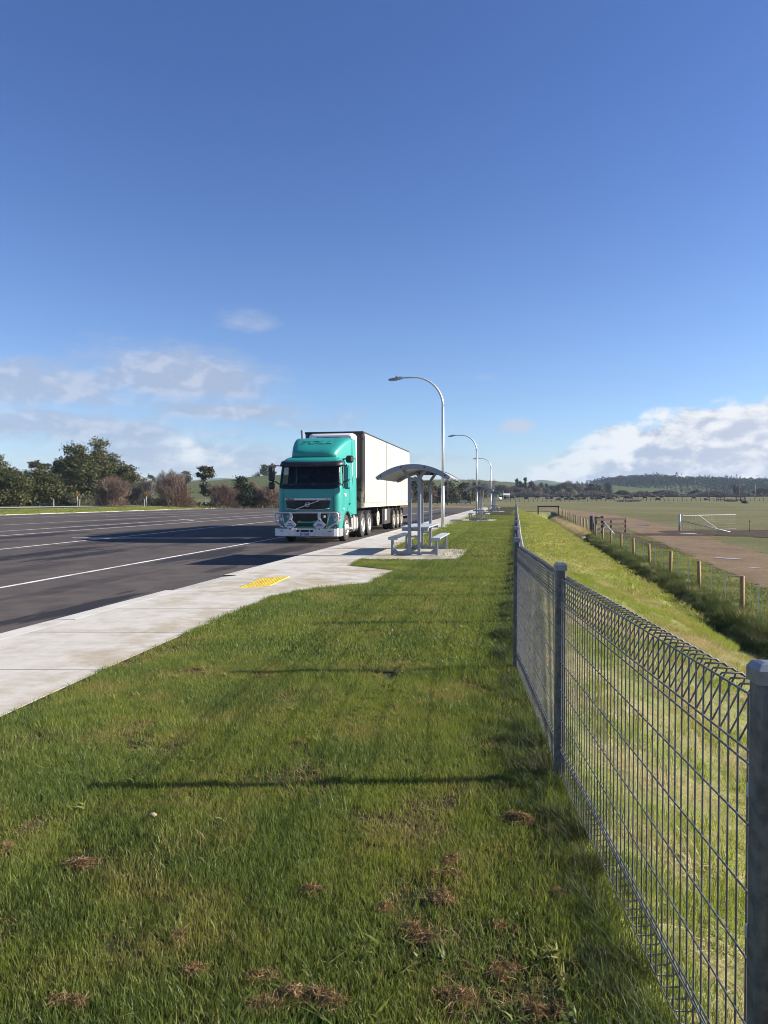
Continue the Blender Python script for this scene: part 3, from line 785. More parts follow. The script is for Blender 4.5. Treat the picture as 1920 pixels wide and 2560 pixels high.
for x0 in (-.99, .85): sb = MB(); sb.box(x0, x0 + .14, bar_front(.9) - .024, bar_front(.9) + .02, .435, .46); sb.build('bumper_slot', M_inkblack, bumper)
def rounded(pts, r=.08, n=4):
    out = [Vector(pts[0])]
    for i in range(1, len(pts) - 1):
        p = Vector(pts[i]); a = (Vector(pts[i - 1]) - p); b_ = (Vector(pts[i + 1]) - p)
        ra = min(r, a.length * .45, b_.length * .45); A = p + a.normalized() * ra; B = p + b_.normalized() * ra
        for k in range(n + 1):
            t = k / n; out.append(A * (1 - t) ** 2 + p * 2 * t * (1 - t) + B * t * t)
    out.append(Vector(pts[-1])); return out
bt = MB()
loop = [(-.84, -.2, .56), (-1.24, -.10, .80), (-1.24, -.10, 1.14), (-.9, -.17, 1.14), (0, -.24, 1.14), (.9, -.17, 1.14), (1.24, -.10, 1.14), (1.24, -.10, .80), (.84, -.2, .56)]
bt.tube(rounded(loop, .14, 5), .037, 10)
for s in (-1, 1):
    bt.tube([(s * .92, -.16, 1.12), (s * .80, -.19, .56)], .020, 8)
    up = [(s * .56, -.235, 1.16), (s * .535, -.235, .98), (s * .60, -.235, .80), (s * .60, -.235, .55)]
    for a, b_ in zip(up[:-1], up[1:]): bt.bar(a, b_, .11, .05, up=(0, 1, 0))
bt.build('bull_bar', M_alu, truck)
M_spot = mat('pale spot lamp', (.36, .33, .31), .3, var=.1)
for s in (-1, 1):
    fl_ = MB(); fl_.box(s * .70 - .055, s * .70 + .055, -.16, -.08, .93, 1.04, bev=.03); fl_.build('spotlight', M_spot, truck)
for s in (-1, 1):
    pm = MB(); cx, cz, r = s * .565, .685, .245
    yb = -.30
    pm.plate([(cx, cz - r), (cx + r, cz), (cx, cz + r), (cx - r, cz)], yb, yb + .012)
    po = pm.build('hazard_placard', M_placard, truck)
    k = MB(); yf = yb - .004
    fr = .2
    for i in range(4):
        t0, t1 = pi / 2 * i, pi / 2 * (i + 1)
        k.bar((cx + fr * cos(t0), yf, cz + fr * sin(t0)), (cx + fr * cos(t1), yf, cz + fr * sin(t1)), .006, .004)
    for q in (1, -1):
        k.plate([(cx - .045, cz + q * .135), (cx + .045, cz + q * .135), (cx, cz + q * .19)][::q], yf - .002, yf + .003)
        k.box(cx - .006, cx + .006, yf - .002, yf + .003, cz + q * .10 - .006, cz + q * .10 + .006)
    for q in (-1, 1):
        for e in (-1, 1): k.bar((cx + q * .10, yf, cz + e * .135), (cx + q * .135, yf, cz + e * .10), .02, .004)
    k.build('placard_marking', M_inkblack, po)
    text_obj('lettering', 'Poison', .07, M_inkblack, po, face_front(cx, yf, cz + .035), width=.15, bold=.002)
    text_obj('lettering', '2810 6P13', .07, M_inkblack, po, face_front(cx, yf, cz - .03), width=.26, bold=.002)
np_ = MB(); np_.box(-.195, .195, bar_front(0) - .036, bar_front(0) - .022, .262, .385, bev=.005)
npo = np_.build('number_plate', M_plate, truck)
text_obj('lettering', 'D\u00b783FI', .125, M_inkblue, npo, face_front(0, bar_front(0) - .040, .322), width=.34, bold=.003)
# cab side: door glass, mirrors, handles, wing, steps
for s in (-1, 1):
    b = MB(); P = []
    for z, ya, yb in [(2.10, .62, 1.52), (2.3, .66, 1.56), (2.86, .80, 1.56), (2.93, .86, 1.5)]:
        P.append([cab_pt(z, s * (u_side(z, ya) + (u_side(z, yb) - u_side(z, ya)) * j / 6), .006) for j in range(7)])
    b.grid(P); b.build('side_window', M_clear, truck)
    b = MB(); b.tube([cab_pt(z, s * u_side(z, y), .01) for z, y in [(2.10, .66), (2.3, .68), (2.86, .82), (2.93, .88), (2.93, 1.48), (2.86, 1.55), (2.13, 1.54), (2.10, .66)]], .03, 6, caps=False); b.build('window_seal', M_black, truck)
    b = MB()
    p = lambda z, y, o: cab_pt(z, s * u_side(z, y), o)
    b.tube([p(1.46, 1.55, .02), p(1.46, 1.60, .05), p(1.46, 1.72, .05), p(1.46, 1.76, .02)], .018, 6)
    b.build('door_handle', M_black, truck)
    b = MB(); b.grid([[p(z, 1.80, .012), p(z, 1.86, .03), p(z, 1.92, .012)] for z in (1.30, 1.4, 1.9, 2.0)]); b.build('grab_rail', M_teal, truck)
    # main mirror on two arms
    b = MB()
    xm = s * 1.49
    b.tube([p(2.92, .62, 0), (s * 1.34, .36, 2.93), (xm, .32, 2.90)], .022, 6); b.tube([p(2.16, .60, 0), (s * 1.33, .36, 2.30), (xm, .32, 2.34)], .022, 6)
    b.tube([(xm - s * .02, .30, 2.96), (xm - s * .02, .30, 2.10)], .018, 6)
    b.build('mirror_arm', M_black, truck)
    for (z0, z1) in ((2.33, 2.88), (2.02, 2.29)):
        b = MB(); b.box(xm - .12, xm + .12, .20, .36, z0, z1, bev=.06)
        mo = b.build('wing_mirror', M_teal if s > 0 else M_black, truck)
        b = MB(); b.box(xm - .10, xm + .10, .355, .366, z0 + .04, z1 - .04); b.build('mirror_glass', M_glass, mo)
km = MB(); km.box(1.22, 1.50, 1.12, 1.38, 3.06, 3.34, bev=.06); km.tube([(1.10, 1.2, 3.2), (1.3, 1.25, 3.22)], .03, 6)
km.build('kerb_mirror', M_black, truck)
text_obj('lettering', 'Toll', .15, M_white, truck, face_right(1.248, .98, 1.80), width=.30, bold=.004)
text_obj('lettering', 'I', .13, M_red, truck, face_right(1.248, .80, 1.80), width=.04, bold=.004)
b = MB(); b.box(1.243, 1.252, .70, .80, 1.24, 1.31); b.build('marker_sticker', M_white, truck)
for s in (-1, 1):
    x0, x1 = (s * 1.02, s * 1.23) if s > 0 else (s * 1.23, s * 1.02)
    st = MB(); st.box(x0, x1, .30, .72, .30, .42, bev=.03); st.build('cab_step', M_teal, truck)
for s in (-1, 1):
    P = []; ar = MB()
    for k in range(19):
        t = pi * k / 18
        y, z = AY - (AR) * cos(t), AZ + (AR) * sin(t)
        P.append([(s * 1.05, y, z), (s * 1.24, y, z), (s * 1.262, AY - (AR - .03) * cos(t), AZ + (AR - .03) * sin(t)), (s * 1.05, AY - (AR - .05) * cos(t), AZ + (AR - .05) * sin(t))])
    ar.grid(P, closed=True); ar.build('wheel_arch', M_black, truck)
for s in (-1, 1):     # sloping wing panel behind the front wheel
    fw = MB(); fw.add([(s * 1.245, 1.5, 1.18), (s * 1.245, 2.38, 1.02), (s * 1.245, 2.38, 1.50), (s * 1.245, 1.95, 1.44), (s * 1.245, 1.35, 1.30)], [(0, 1, 2, 3, 4)]); fw.build('wing_panel', M_teal, truck)
# roof spoiler and side fairing
sp = MB(); P = []
prof = [(.84, 3.27, .86), (.80, 3.33, .88), (.83, 3.44, .90), (.98, 3.58, .94), (1.30, 3.77, 1.02), (1.70, 3.965, 1.10), (2.10, 4.09, 1.17), (2.30, 4.13, 1.20), (2.42, 4.12, 1.20)]
for (y, z, hw) in prof:
    row = [(-hw, y + .16, 3.2)]
    for u in [-1, -.985, -.95, -.88, -.7, -.35, 0, .35, .7, .88, .95, .985, 1]:
        dz = abs(u) ** 24 * .11 * min(1, (z - 3.27) / .3); row.append((hw * u, y + .16 * abs(u) ** 8, max(3.22, z - dz)))
    row.append((hw, y + .16, 3.2)); P.append(row)
sp.grid(P)
sp.grid([P[-1], [(p[0], 2.43, 3.2) for p in P[-1]]], smooth=False)
spo = sp.build('roof_spoiler', M_teal, truck)
def spz(y): return float(np.interp(y, [p[0] for p in prof[2:]], [p[1] for p in prof[2:]]))
tm = Matrix.Translation((-.02, 1.50, 3.875)) @ Matrix.Rotation(radians(26.0), 4, 'X')
text_obj('lettering', 'TOLL', .42, M_tealdark, spo, tm, width=1.28, extrude=.012, shear=.35, bold=.004)
for s in (-1, 1):
    ff = MB(); ff.grid([[(s * hw, 2.36, z), (s * (hw + .02), 2.62, z), (s * (hw + .02), 2.92, z), (s * (hw - .03), 2.93, z)] for z, hw in ((1.02, 1.235), (2.2, 1.23), (3.0, 1.22), (3.3, 1.21), (3.9, 1.20), (4.09, 1.17))])
    ff.build('side_fairing', M_teal, truck)
fsm = MB()
fsm.bar((1.225, 2.37, 3.32), (1.235, 2.95, 3.28), .02, .014); fsm.build('fairing_seam', M_seam, truck)
# --- wheels
def tyre_prof(R, w):
    return [(-w / 2 + .02, R * .56), (-w / 2, R * .66), (-w / 2, R * .86), (-w / 2 + .025, R * .965), (-w / 2 + .05, R), (w / 2 - .05, R), (w / 2 - .025, R * .965), (w / 2, R * .86), (w / 2, R * .66), (w / 2 - .02, R * .56)]
def wheel(x, y, side, kind, R=.52):
    """kind: steer, drive, trailer; outer face at x"""
    o = bpy.data.objects.new('wheel', None); COL.objects.link(o); o.parent = truck; o.location = (x, y, R + .0)
    wd = .30 if kind == 'steer' else .58
    b = MB(); s = side
    if kind == 'steer': b.lathe([(a * s - s * wd / 2, r) for a, r in tyre_prof(R, wd)], 'x', 36)
    else:
        for c in (-.14, -.47): b.lathe([(a * s + s * c, r) for a, r in tyre_prof(R, .28)], 'x', 36)
    b.build('tyre', M_rubber, o)
    b = MB()
    if kind == 'steer':
        b.lathe([(s * a, r) for a, r in [(-.02, .295), (.0, .29), (-.03, .275), (-.045, .24), (-.02, .15), (.015, .13), (.02, .10), (.07, .09), (.075, .001)]], 'x', 30)
    else:
        b.lathe([(s * a, r) for a, r in [(-.02, .295), (.0, .29), (-.05, .272), (-.16, .255), (-.18, .15), (-.12, .14), (-.08, .11), (-.03, .10), (-.03, .001)]], 'x', 30)
    if kind == 'steer':       # dark hand holes in the alloy dish
        for k in range(10):
            t = 2 * pi * k / 10; b.lathe([(s * -.040, .030), (s * -.028, .029), (s * -.028, .001)], 'x', 10, 1, (0, .222 * cos(t + .3), .222 * sin(t + .3)))
    b.build('rim', [M_rim if kind != 'trailer' else M_rimdusty, M_inkblack], o)
    dx = .0 if kind == 'steer' else -.165; proto = None
    for k in range(10 if kind == 'steer' else 0):
        t = 2 * pi * k / 10
        if proto is None:
            b = MB(); b.lathe([(s * (dx - .03), .017), (s * (dx + .015), .017), (s * (dx + .02), .001)], 'x', 6); proto = q_ = b.build('wheel_nut', M_chassis, o)
        else: q_ = proto.copy(); COL.objects.link(q_)
        q_.location = (0, .175 * cos(t), .175 * sin(t))
for s in (-1, 1):
    wheel(s * 1.22, AY, s, 'steer')
    wheel(s * 1.23, 4.35, s, 'drive'); wheel(s * 1.23, 5.70, s, 'drive')
    for y in (12.35, 13.60, 14.85): wheel(s * 1.23, y, s, 'trailer')
# --- tractor chassis, tanks, mudguards
b = MB()
b.box(-.45, -.37, .6, 6.4, .72, .98); b.box(.37, .45, .6, 6.4, .72, .98)
for y in (2.6, 3.6, 4.35, 5.0, 5.7): b.box(-.37, .37, y - .06, y + .06, .76, .94)
b.box(-.95, .95, AY - .06, AY + .06, .44, .58)
for y in (4.35, 5.7): b.tube([(-1.0, y, .52), (1.0, y, .52)], .10, 8)
b.box(-.6, .6, .55, 2.3, .55, 1.05)
b.box(-.5, .5, 4.4, 5.7, 1.0, 1.12, bev=.04)
b.build('chassis', M_chassis, truck)
for s in (-1, 1):
    x0, x1 = (.62, 1.20) if s > 0 else (-1.20, -.62)
    b = MB(); b.box(x0, x1, 2.22, 3.55, .30, .98, bev=.13)
    for yy in (2.35, 2.6, 2.95, 3.3): b.box(x0 + .03 - (.0 if s > 0 else .035), x1 - .03 + (.035 if s > 0 else 0), yy, yy + .012, .36, .92)
    tk = b.build('fuel_tank', mat('polished tank', (.62, .61, .59), .35, metal=.55, var=.12, scale=4), truck)
    for yy in (2.52, 3.1):
        b = MB(); b.box(x0 - .012, x1 + .012, yy, yy + .06, .29, .99, bev=.13); b.build('tank_strap', M_chassis, tk)
    b = MB(); b.box(x1 - .02 if s > 0 else x0 - .014, x1 + .014 if s > 0 else x0 + .02, 3.22, 3.40, .48, .66); b.build('tank_label', M_greyprint, tk)
    for yc in (4.35, 5.70):
        P = []
        for k in range(13):
            t = pi * (.02 + .96 * k / 12); P.append([(s * .62, yc - .60 * cos(t), .54 + .60 * sin(t)), (s * 1.24, yc - .60 * cos(t), .54 + .60 * sin(t)), (s * 1.25, yc - .57 * cos(t), .54 + .57 * sin(t)), (s * .62, yc - .585 * cos(t), .54 + .585 * sin(t))])
        b = MB(); b.grid(P, closed=True); b.build('mudguard', M_black, truck)
    b = MB(); b.box(min(s * .66, s * 1.24), max(s * .66, s * 1.24), 6.33, 6.35, .22, .95); b.build('mud_flap', M_rubber, truck)
ex = MB(); ex.tube([(-.95, 2.75, 1.0), (-.95, 2.75, 3.7), (-1.02, 2.75, 4.5)], .07, 10)
ex.build('exhaust_stack', M_chrome, truck)
# --- semitrailer
T0, T1, TB, TT = 4.05, 17.35, 1.28, 4.54
body = MB()
body.grid([[(-1.290, T0 + .05, TB), (1.290, T0 + .05, TB)], [(-1.290, T0 + .05, TT - .02), (1.290, T0 + .05, TT - .02)]], smooth=False)
body.box(-1.270, 1.270, T0 + .06, T1, TB, TT - .03)
tbody = body.build('trailer_body', mat('trailer front', (.045, .045, .05), .6, var=.2, scale=3), truck)
for s in (-1, 1):
    b = MB(); x = s * 1.3151
    b.grid([[(x + s * .010, y, z) for y in np.linspace(T0 + .20, T1 - .05, 9)] for z in (TB + .20, 2.2, 3.4, TT - .16)], smooth=False)
    b.build('trailer_side_panel', M_tside, tbody)
    b = MB()
    P = []
    for k in range(9):
        t = pi / 2 * k / 8; P.append((s * (1.155 + .15 * sin(t)), T0 + .15 - .15 * cos(t)))
    P = [(s * .95, T0)] + P + [(s * 1.305, T0 + .25)]
    b.grid([[(x_, y_, z) for x_, y_ in P] for z in (TB - .02, TT - .02)])
    b.box(min(s * 1.10, s * 1.315), max(s * 1.10, s * 1.315), T0 - .02, T0 + .22, TT - .32, TT - .28)
    b.build('corner_post', M_post, tbody)
    b = MB(); b.box(min(s * 1.245, s * 1.307), max(s * 1.245, s * 1.307), T0 + .1, T1, TT - .06, TT, bev=.01); b.build('roof_rail', M_black, tbody)
    b = MB(); b.box(min(s * 1.245, s * 1.297), max(s * 1.245, s * 1.297), T0 + .15, T1, TT - .19, TT - .06); b.build('upper_rail', mat('grey rail', (.36, .35, .33), .5, var=.2, scale=6), tbody)
    b = MB(); mm = mat('dusty lower rail', (.55, .51, .41), .6, var=.2, scale=4)
    b.box(min(s * 1.245, s * 1.303), max(s * 1.245, s * 1.303), T0 + .15, T1, TB, TB + .14); b.box(min(s * 1.245, s * 1.295), max(s * 1.245, s * 1.295), T0 + .15, T1, TB + .155, TB + .24)
    lr = b.build('lower_rail', mm, truck); ml_ = None
    for k in range(24):
        if ml_ is None: b = MB(); b.box(min(s * 1.301, s * 1.308), max(s * 1.301, s * 1.308), -.015, .015, TB + .05, TB + .09); ml_ = q_ = b.build('marker_lamp', M_inkblack, lr)
        else: q_ = ml_.copy(); COL.objects.link(q_)
        q_.location = (0, T0 + .8 + k * .52, 0)
    b = MB(); b.box(min(s * 1.275, s * 1.286), max(s * 1.275, s * 1.286), 9.42, 9.445, TB + .16, TT - .08); b.build('panel_joint', M_seam, tbody)
    b = MB(); b.box(min(s * 1.275, s * 1.295), max(s * 1.275, s * 1.295), T1 - .04, T1 + .01, TB, TT); b.build('rear_frame', M_seam, tbody)
b = MB(); b.box(-1.305, 1.305, T0 - .02, T0 + .2, TT - .07, TT + .01, bev=.02); b.build('front_top_rail', M_black, tbody)
b = MB(); b.box(-1.2, 1.2, T1 - .02, T1 + .02, TB, TT - .02); b.build('rear_door', M_white, tbody)
# refrigeration unit
b = MB(); P = []
for (y, hw, z0, z1) in [(T0 + .02, 1.02, 2.45, 4.44), (T0 - .30, 1.02, 2.45, 4.44), (T0 - .44, .98, 2.5, 4.41), (T0 - .50, .90, 2.6, 4.34)]:
    r = .16; ring = []
    for cx, cz, a0 in ((hw - r, z1 - r, 0), (-hw + r, z1 - r, pi / 2), (-hw + r, z0 + r, pi), (hw - r, z0 + r, 3 * pi / 2)):
        for k in range(5): ring.append((cx + r * cos(a0 + pi / 2 * k / 4), y, cz + r * sin(a0 + pi / 2 * k / 4)))
    P.append(ring)
b.grid(P, closed=True); b.add(P[-1], [list(range(len(P[-1])))])
ru = b.build('refrigeration_unit', M_reefer, truck)
text_obj('lettering', 'THERMO KING', .15, M_inkblack, ru, face_front(-.10, T0 - .506, 4.225), width=1.05, bold=.002)
# trailer print on the side
pr = MB(); pr.add([(1.2825, 13.3, 3.12), (1.2825, 16.6, 3.12), (1.2825, 16.6, 4.05), (1.2825, 13.3, 4.05)], [(0, 1, 2, 3)])
pro = pr.build('side_print', mat('faded print panel', (.72, .69, .62), .5, var=.05, scale=3), truck)
text_obj('lettering', 'A', .62, M_red, pro, face_right(1.285, 13.95, 3.42), width=.45, bold=.01)
text_obj('lettering', 'o n', .30, M_greyprint, pro, face_right(1.285, 15.2, 3.42), width=1.2, bold=.006)
# underside
b = MB()
b.box(-.5, -.4, T0 + .5, T1, .92, TB); b.box(.4, .5, T0 + .5, T1, .92, TB)
for y in (8, 9.5, 11, 12.35, 13.6, 14.85): b.box(-1.15, 1.15, y - .06, y + .06, 1.0, TB - .005)
for y in (12.35, 13.6, 14.85): b.tube([(-1.0, y, .52), (1.0, y, .52)], .09, 8)
b.box(-1.15, -.45, 9.9, 11.55, .40, 1.1); 
b.build('trailer_chassis', M_chassis, truck)
b = MB(); b.box(.55, 1.16, 9.25, 11.5, .36, 1.14, bev=.02); bx = b.build('pallet_box', M_chassis, truck)
b = MB(); b.box(1.155, 1.18, 9.95, 10.2, .55, 1.12); b.build('box_strip', M_white, bx)
for s in (-1, 1):
    b = MB(); b.box(min(s * .62, s * .78), max(s * .62, s * .78), 7.0, 7.16, .10, 1.15); b.box(min(s * .5, s * .9), max(s * .5, s * .9), 6.95, 7.21, .06, .10); b.build('landing_leg', M_chassis, truck)
b = MB(); b.lathe([(0.35, .001), (.35, .36), (.5, .40), (1.0, .40), (1.12, .37)], 'x', 28, 0, (0, 8.3, .70)); spw = b.build('spare_wheel', M_rubber, truck)
b = MB(); b.lathe([(1.10, .37), (1.125, .35), (1.13, .06), (1.13, .001)], 'x', 28, 0, (0, 8.3, .70)); b.lathe([(1.129, .05), (1.14, .045), (1.14, .001)], 'x', 12, 1, (0, 8.3, .70)); b.build('spare_wheel_disc', [M_rimdusty, M_inkblack], spw)
for s in (-1, 1): b = MB(); b.box(min(s * .66, s * 1.2), max(s * .66, s * 1.2), 15.5, 15.52, .2, 1.1); b.build('mud_flap', M_rubber, truck)
b = MB(); b.box(-1.2, 1.2, T1 - .12, T1, .45, .60); b.build('rear_bumper', M_chassis, truck)
for s in (-1, 1):
    b = MB(); P = []
    for yc in (12.35, 13.6, 14.85):
        P = []
        for k in range(11):
            t = pi * (.12 + .76 * k / 10); P.append([(s * .64, yc - .60 * cos(t), .54 + .60 * sin(t)), (s * 1.235, yc - .60 * cos(t), .54 + .60 * sin(t))])
        b.grid(P)
    b.build('mudguard', M_rubber, truck)
# ------------------------------------------------------------ picnic shelters
M_steel = mat('grey coated steel', (.27, .29, .325), .45, metal=.25, var=.06, scale=3)
M_galv = mat('galvanised steel', (.44, .46, .48), .5, metal=.45, var=.16, scale=7, bump=.02, bscale=15)
M_slat = mat('anodised slat', (.46, .48, .51), .42, metal=.4, var=.06, scale=3)
M_roofu = mat('shelter roof sheet', (.33, .34, .35), .5, metal=.15, var=.06, scale=2)
M_bolt = mat('dark bolt', (.01, .01, .012), .5)
def make_shelter(loc, label):
    r = empty('picnic_shelter', loc, label, 'picnic shelter', 'picnic shelters along the path')
    L = 2.45                      # between the two frames
    # vaulted roof: arc of chord 2.1 and rise .345
    ch, rise = 1.93, .335; R = (ch * ch / 4 + rise * rise) / (2 * rise); a0 = math.asin(ch / 2 / R)
    zt = 2.345
    arc = [(R * sin(-a0 + 2 * a0 * k / 24), zt - R + R * cos(-a0 + 2 * a0 * k / 24)) for k in range(25)]
    b = MB(); b.grid([[(x, y, z - .02) for x, z in arc] for y in (-.30, L + .30)]); b.grid([[(x, y, z - .045) for x, z in arc][::-1] for y in (-.30, L + .30)])
    roof = b.build('roof', M_roofu, r)
    for y in (-.36, L + .28):
        b = MB()
        P = []
        for i, (x, z) in enumerate(arc):
            t = -a0 + 2 * a0 * i / 24; h = .125 if abs(t) < a0 * .93 else .085
            q = (x - h * sin(t), z - h * cos(t)); P.append([(x, y, z), (x, y + .08, z), (q[0], y + .08, q[1]), (q[0], y, q[1])])
        b.grid(P, closed=True, smooth=False)
        b.add(P[0], [(0, 1, 2, 3)]); b.add(P[-1], [(3, 2, 1, 0)])
        bo = b.build('roof_beam', M_steel, r)
        for t in (-.87, -.30, .30, .87):
            b = MB(); x, z = R * sin(a0 * t), zt - R + R * cos(a0 * t); b.lathe([(y - .004, .001), (y - .004, .020), (y + .01, .020)], 'y', 12, 0, (x - .055 * sin(a0 * t), 0, z - .055 * cos(a0 * t))); b.build('bolt', M_bolt, bo)
    sg = MB(); sg.box(-.30, .36, L + .255, L + .275, 2.16, 2.22)
    sgo = sg.build('maker_strip', M_bolt, r)
    text_obj('lettering', 'CENTRUM', .06, M_white, sgo, face_front(-.08, L + .252, 2.19), width=.30)
    text_obj('lettering', 'IPL', .06, M_white, sgo, face_front(.28, L + .252, 2.19), width=.10)
    for y in (0.0, L):
        for s in (-1, 1):
            b = MB(); x = s * .128
            b.box(x - .042, x + .042, y - .05, y + .05, .0, 1.99, bev=.006)
            top = Vector((x + s * .17, y, 2.225)); b.bar((x, y, 1.985), top, .075, .085, up=(0, 1, 0))
            b.box(x - .07, x + .07, y - .08, y + .08, 0, .012)
            b.build('post', M_steel, r)
        b = MB()
        for z0, z1 in ((1.93, 1.985), (.455, .50)): c_ = MB(); c_.box(-.10, .10, y - .03, y + .03, z0, z1); c_.build('cross_bar', M_steel, r)
        c_ = MB(); c_.box(-.34, .34, y + .055, y + .12, .62, .698); c_.build('table_bearer', M_steel, r)
        b.box(-.55, .55, y - .03, y + .03, .025, .095)
        for s in (-1, 1): b.add([(s * .546, y - .02, .095), (s * .43, y - .02, .095), (s * .546, y - .02, .22), (s * .546, y + .02, .095), (s * .43, y + .02, .095), (s * .546, y + .02, .22)], [(0, 1, 2), (5, 4, 3), (0, 2, 5, 3), (1, 4, 5, 2), (0, 3, 4, 1)])
        b.build('base_frame', M_steel, r)
    b = MB()
    for k in range(5):
        x0 = -.375 + k * .152; b.box(x0, x0 + .142, .04, L + .10, .70, .735, bev=.006)
    b.build('table_top', M_slat, r)
    for s in (-1, 1):
        bo = bpy.data.objects.new('bench', None); COL.objects.link(bo); bo.parent = r
        b = MB()
        for k in range(3):
            x0 = s * .56 - .125 + k * .085; b.box(x0, x0 + .078, -.10, L + .10, .425, .46, bev=.006)
        b.box(s * .56 - .12, s * .56 + .12, -.06, -.02, .385, .424)
        b.build('seat', M_slat, bo)
        for y in (0.0, L):
            b = MB(); b.box(s * .58 - .033, s * .58 + .033, y - .035, y + .035, .0, .424, bev=.004); b.build('leg', M_steel, bo)
    return r
s1 = make_shelter((-2.59, 18.25, 0), 'nearest grey arched picnic shelter with bench table on a concrete pad')
for y, lb in ((47.3, 'second picnic shelter, half as large in view, behind the nearest lamp post'), (80.3, 'farthest small picnic shelter, by the third lamp post')):
    c = copy_tree(s1); c.location = (-2.45, y, 0); c['label'] = lb

# ------------------------------------------------------------ street lamps
M_pole = mat('white galvanised pole', (.60, .62, .64), .42, metal=.35, var=.07, scale=2)
def make_lamp(loc, label):
    r = empty('street_lamp', loc, label, 'street lamp', 'street lamps along the path')
    b = MB(); b.tube([(0, 0, 0), (0, 0, 2.05)], .088, 16); b.tube([(0, 0, 2.05), (0, 0, 2.10)], [.088, .076], 16); b.box(-.18, .18, -.18, .18, -.01, .025)
    b.tube([(0, 0, 2.10), (0, 0, 6.11)], [.076, .066], 16); b.build('pole', M_pole, r)
    b = MB(); A = [(0, 0, 6.11)] + [(-1.50 * (1 - cos(t)), 0, 6.11 + 1.51 * sin(t)) for t in [pi / 2 * k / 14 for k in range(1, 15)]] + [(-2.08, 0, 7.62)]
    b.tube(A, [.066 - .026 * k / (len(A) - 1) for k in range(len(A))], 12); b.build('arm', M_pole, r)
    b = MB(); P = []
    for x, hw, z0, z1 in [(-2.03, .05, 7.58, 7.66), (-2.16, .09, 7.55, 7.68), (-2.33, .13, 7.52, 7.65), (-2.73, .13, 7.50, 7.58), (-2.78, .10, 7.505, 7.56)]:
        P.append([(x, -hw, z0), (x, hw, z0), (x, hw * .85, z1), (x, -hw * .85, z1)])
    b.grid(P, closed=True, smooth=False); b.add(P[-1], [(0, 1, 2, 3)]); b.add(P[0], [(3, 2, 1, 0)])
    lu = b.build('luminaire', mat('luminaire grey', (.33, .34, .36), .5, metal=.3), r)
    b = MB(); b.box(-2.71, -2.35, -.10, .10, 7.485, 7.502); b.build('lens', mat('lamp lens', (.6, .6, .58), .25), lu)
    b = MB(); b.lathe([(7.62, .035), (7.73, .035), (7.74, .001)], 'z', 10, 0, (-2.38, 0, 0)); b.build('photocell', M_bolt, lu)
    return r
l1 = make_lamp((-3.65, 35.9, 0), 'nearest and tallest curved white lamp post, just behind the first picnic shelter')
for y, lb in ((69.5, 'second white curved lamp post, standing beside the middle picnic shelter'), (110.0, 'farthest and smallest curved lamp post at the end of the lawn')):
    c = copy_tree(l1); c.location = (-3.78, y, 0); c['label'] = lb

# ------------------------------------------------------------ roll-top mesh fence on the lawn edge
def galv_fence_mat():
    m = mat('zinc fence steel', (.135, .137, .14), .5, metal=.35, var=.34, scale=26, bump=.03, bscale=25)
    return m
M_zinc = galv_fence_mat()
FP = [(.80, -1.0), (.502, 1.548), (.228, 3.78), (.007, 6.14)] + [(0.0 + .004 * sin(k), 6.14 + 2.40 * (k + 1)) for k in range(46)]
fence = empty('mesh_fence', (0, 0, 0), 'galvanised roll-top wire mesh fence running along the right edge of the lawn', 'fence')
def wire_panel(L, nside):
    b = MB(); n = int(round(L / .05))
    r = .0025
    for k in range(n + 1):
        x = L * k / n
        pts = [(x, 0, .175), (x, -.052, .062), (x, -.060, .045), (x, -.050, .036), (x, -.006, .036), (x, 0, .042), (x, 0, 1.054), (x, -.004, 1.060), (x, -.050, 1.060), (x, -.058, 1.052), (x, -.055, 1.040), (x, -.002, .932)]
        b.tube(pts, r, nside, caps=False)
    for (y, z) in [(.004, 1.054), (-.062, 1.05), (.005, .932), (.005, .905), (.005, .775), (.005, .63), (.005, .485), (.005, .34), (.005, .20), (.005, .172), (-.062, .045), (.004, .04)]:
        b.tube([(-.02, y, z), (L + .02, y, z)], .0026, max(4, nside), caps=False)
    me = b.build('fence_panel', M_zinc, fence)
    return me
def fence_post_at(x, y, rz, proto=None):
    if proto is None:
        b = MB(); b.box(-.026, .026, -.026, .026, -.15, 1.112, bev=.005); o = b.build('fence_post', M_zinc, fence)
        b = MB(); P = [[(sx * h, sy * h, z) for sx, sy in ((-1, -1), (1, -1), (1, 1), (-1, 1))] for z, h in ((1.098, .0295), (1.126, .0295), (1.138, .022), (1.141, .012))]
        b.grid(P, closed=True, smooth=False); b.add(P[-1], [(0, 1, 2, 3)]); b.build('post_cap', mat('post cap', (.22, .24, .26), .4, metal=.5, var=.2, scale=18), o)
        b = MB()
        for z in (.16, .56, .86):
            b.box(.022, .034, -.024, .024, z - .028, z + .028, bev=.006); b.box(.032, .056, -.016, .018, z - .018, z + .014, bev=.004); b.lathe([(-.038, .011), (-.046, .010), (-.046, .001)], 'y', 8, 0, (.045, .012, z))
        b.build('clamp', M_galv, o)
    else: o = copy_tree(proto, fence)
    o.location = (x, y, 0); o.rotation_euler = (0, 0, rz); return o
pp = None; pm_ = {}
for i, (x, y) in enumerate(FP):
    j = min(i + 1, len(FP) - 1)
    d = Vector(FP[j]) - Vector(FP[j - 1]); rz = math.atan2(d.y, d.x)
    o = fence_post_at(x, y, rz, pp); pp = pp or o
    if i + 1 < len(FP):
        d = Vector(FP[i + 1]) - Vector(FP[i]); L = d.length - .07; ns = 6 if i < 3 else 3
        key = (round(L, 1), ns)
        if key not in pm_: pm_[key] = wire_panel(L, ns); w_ = pm_[key]
        else: w_ = copy_tree(pm_[key], fence)
        u = d.normalized(); w_.location = (x + u.x * .036, y + u.y * .036, 0); w_.rotation_euler = (0, 0, math.atan2(d.y, d.x))

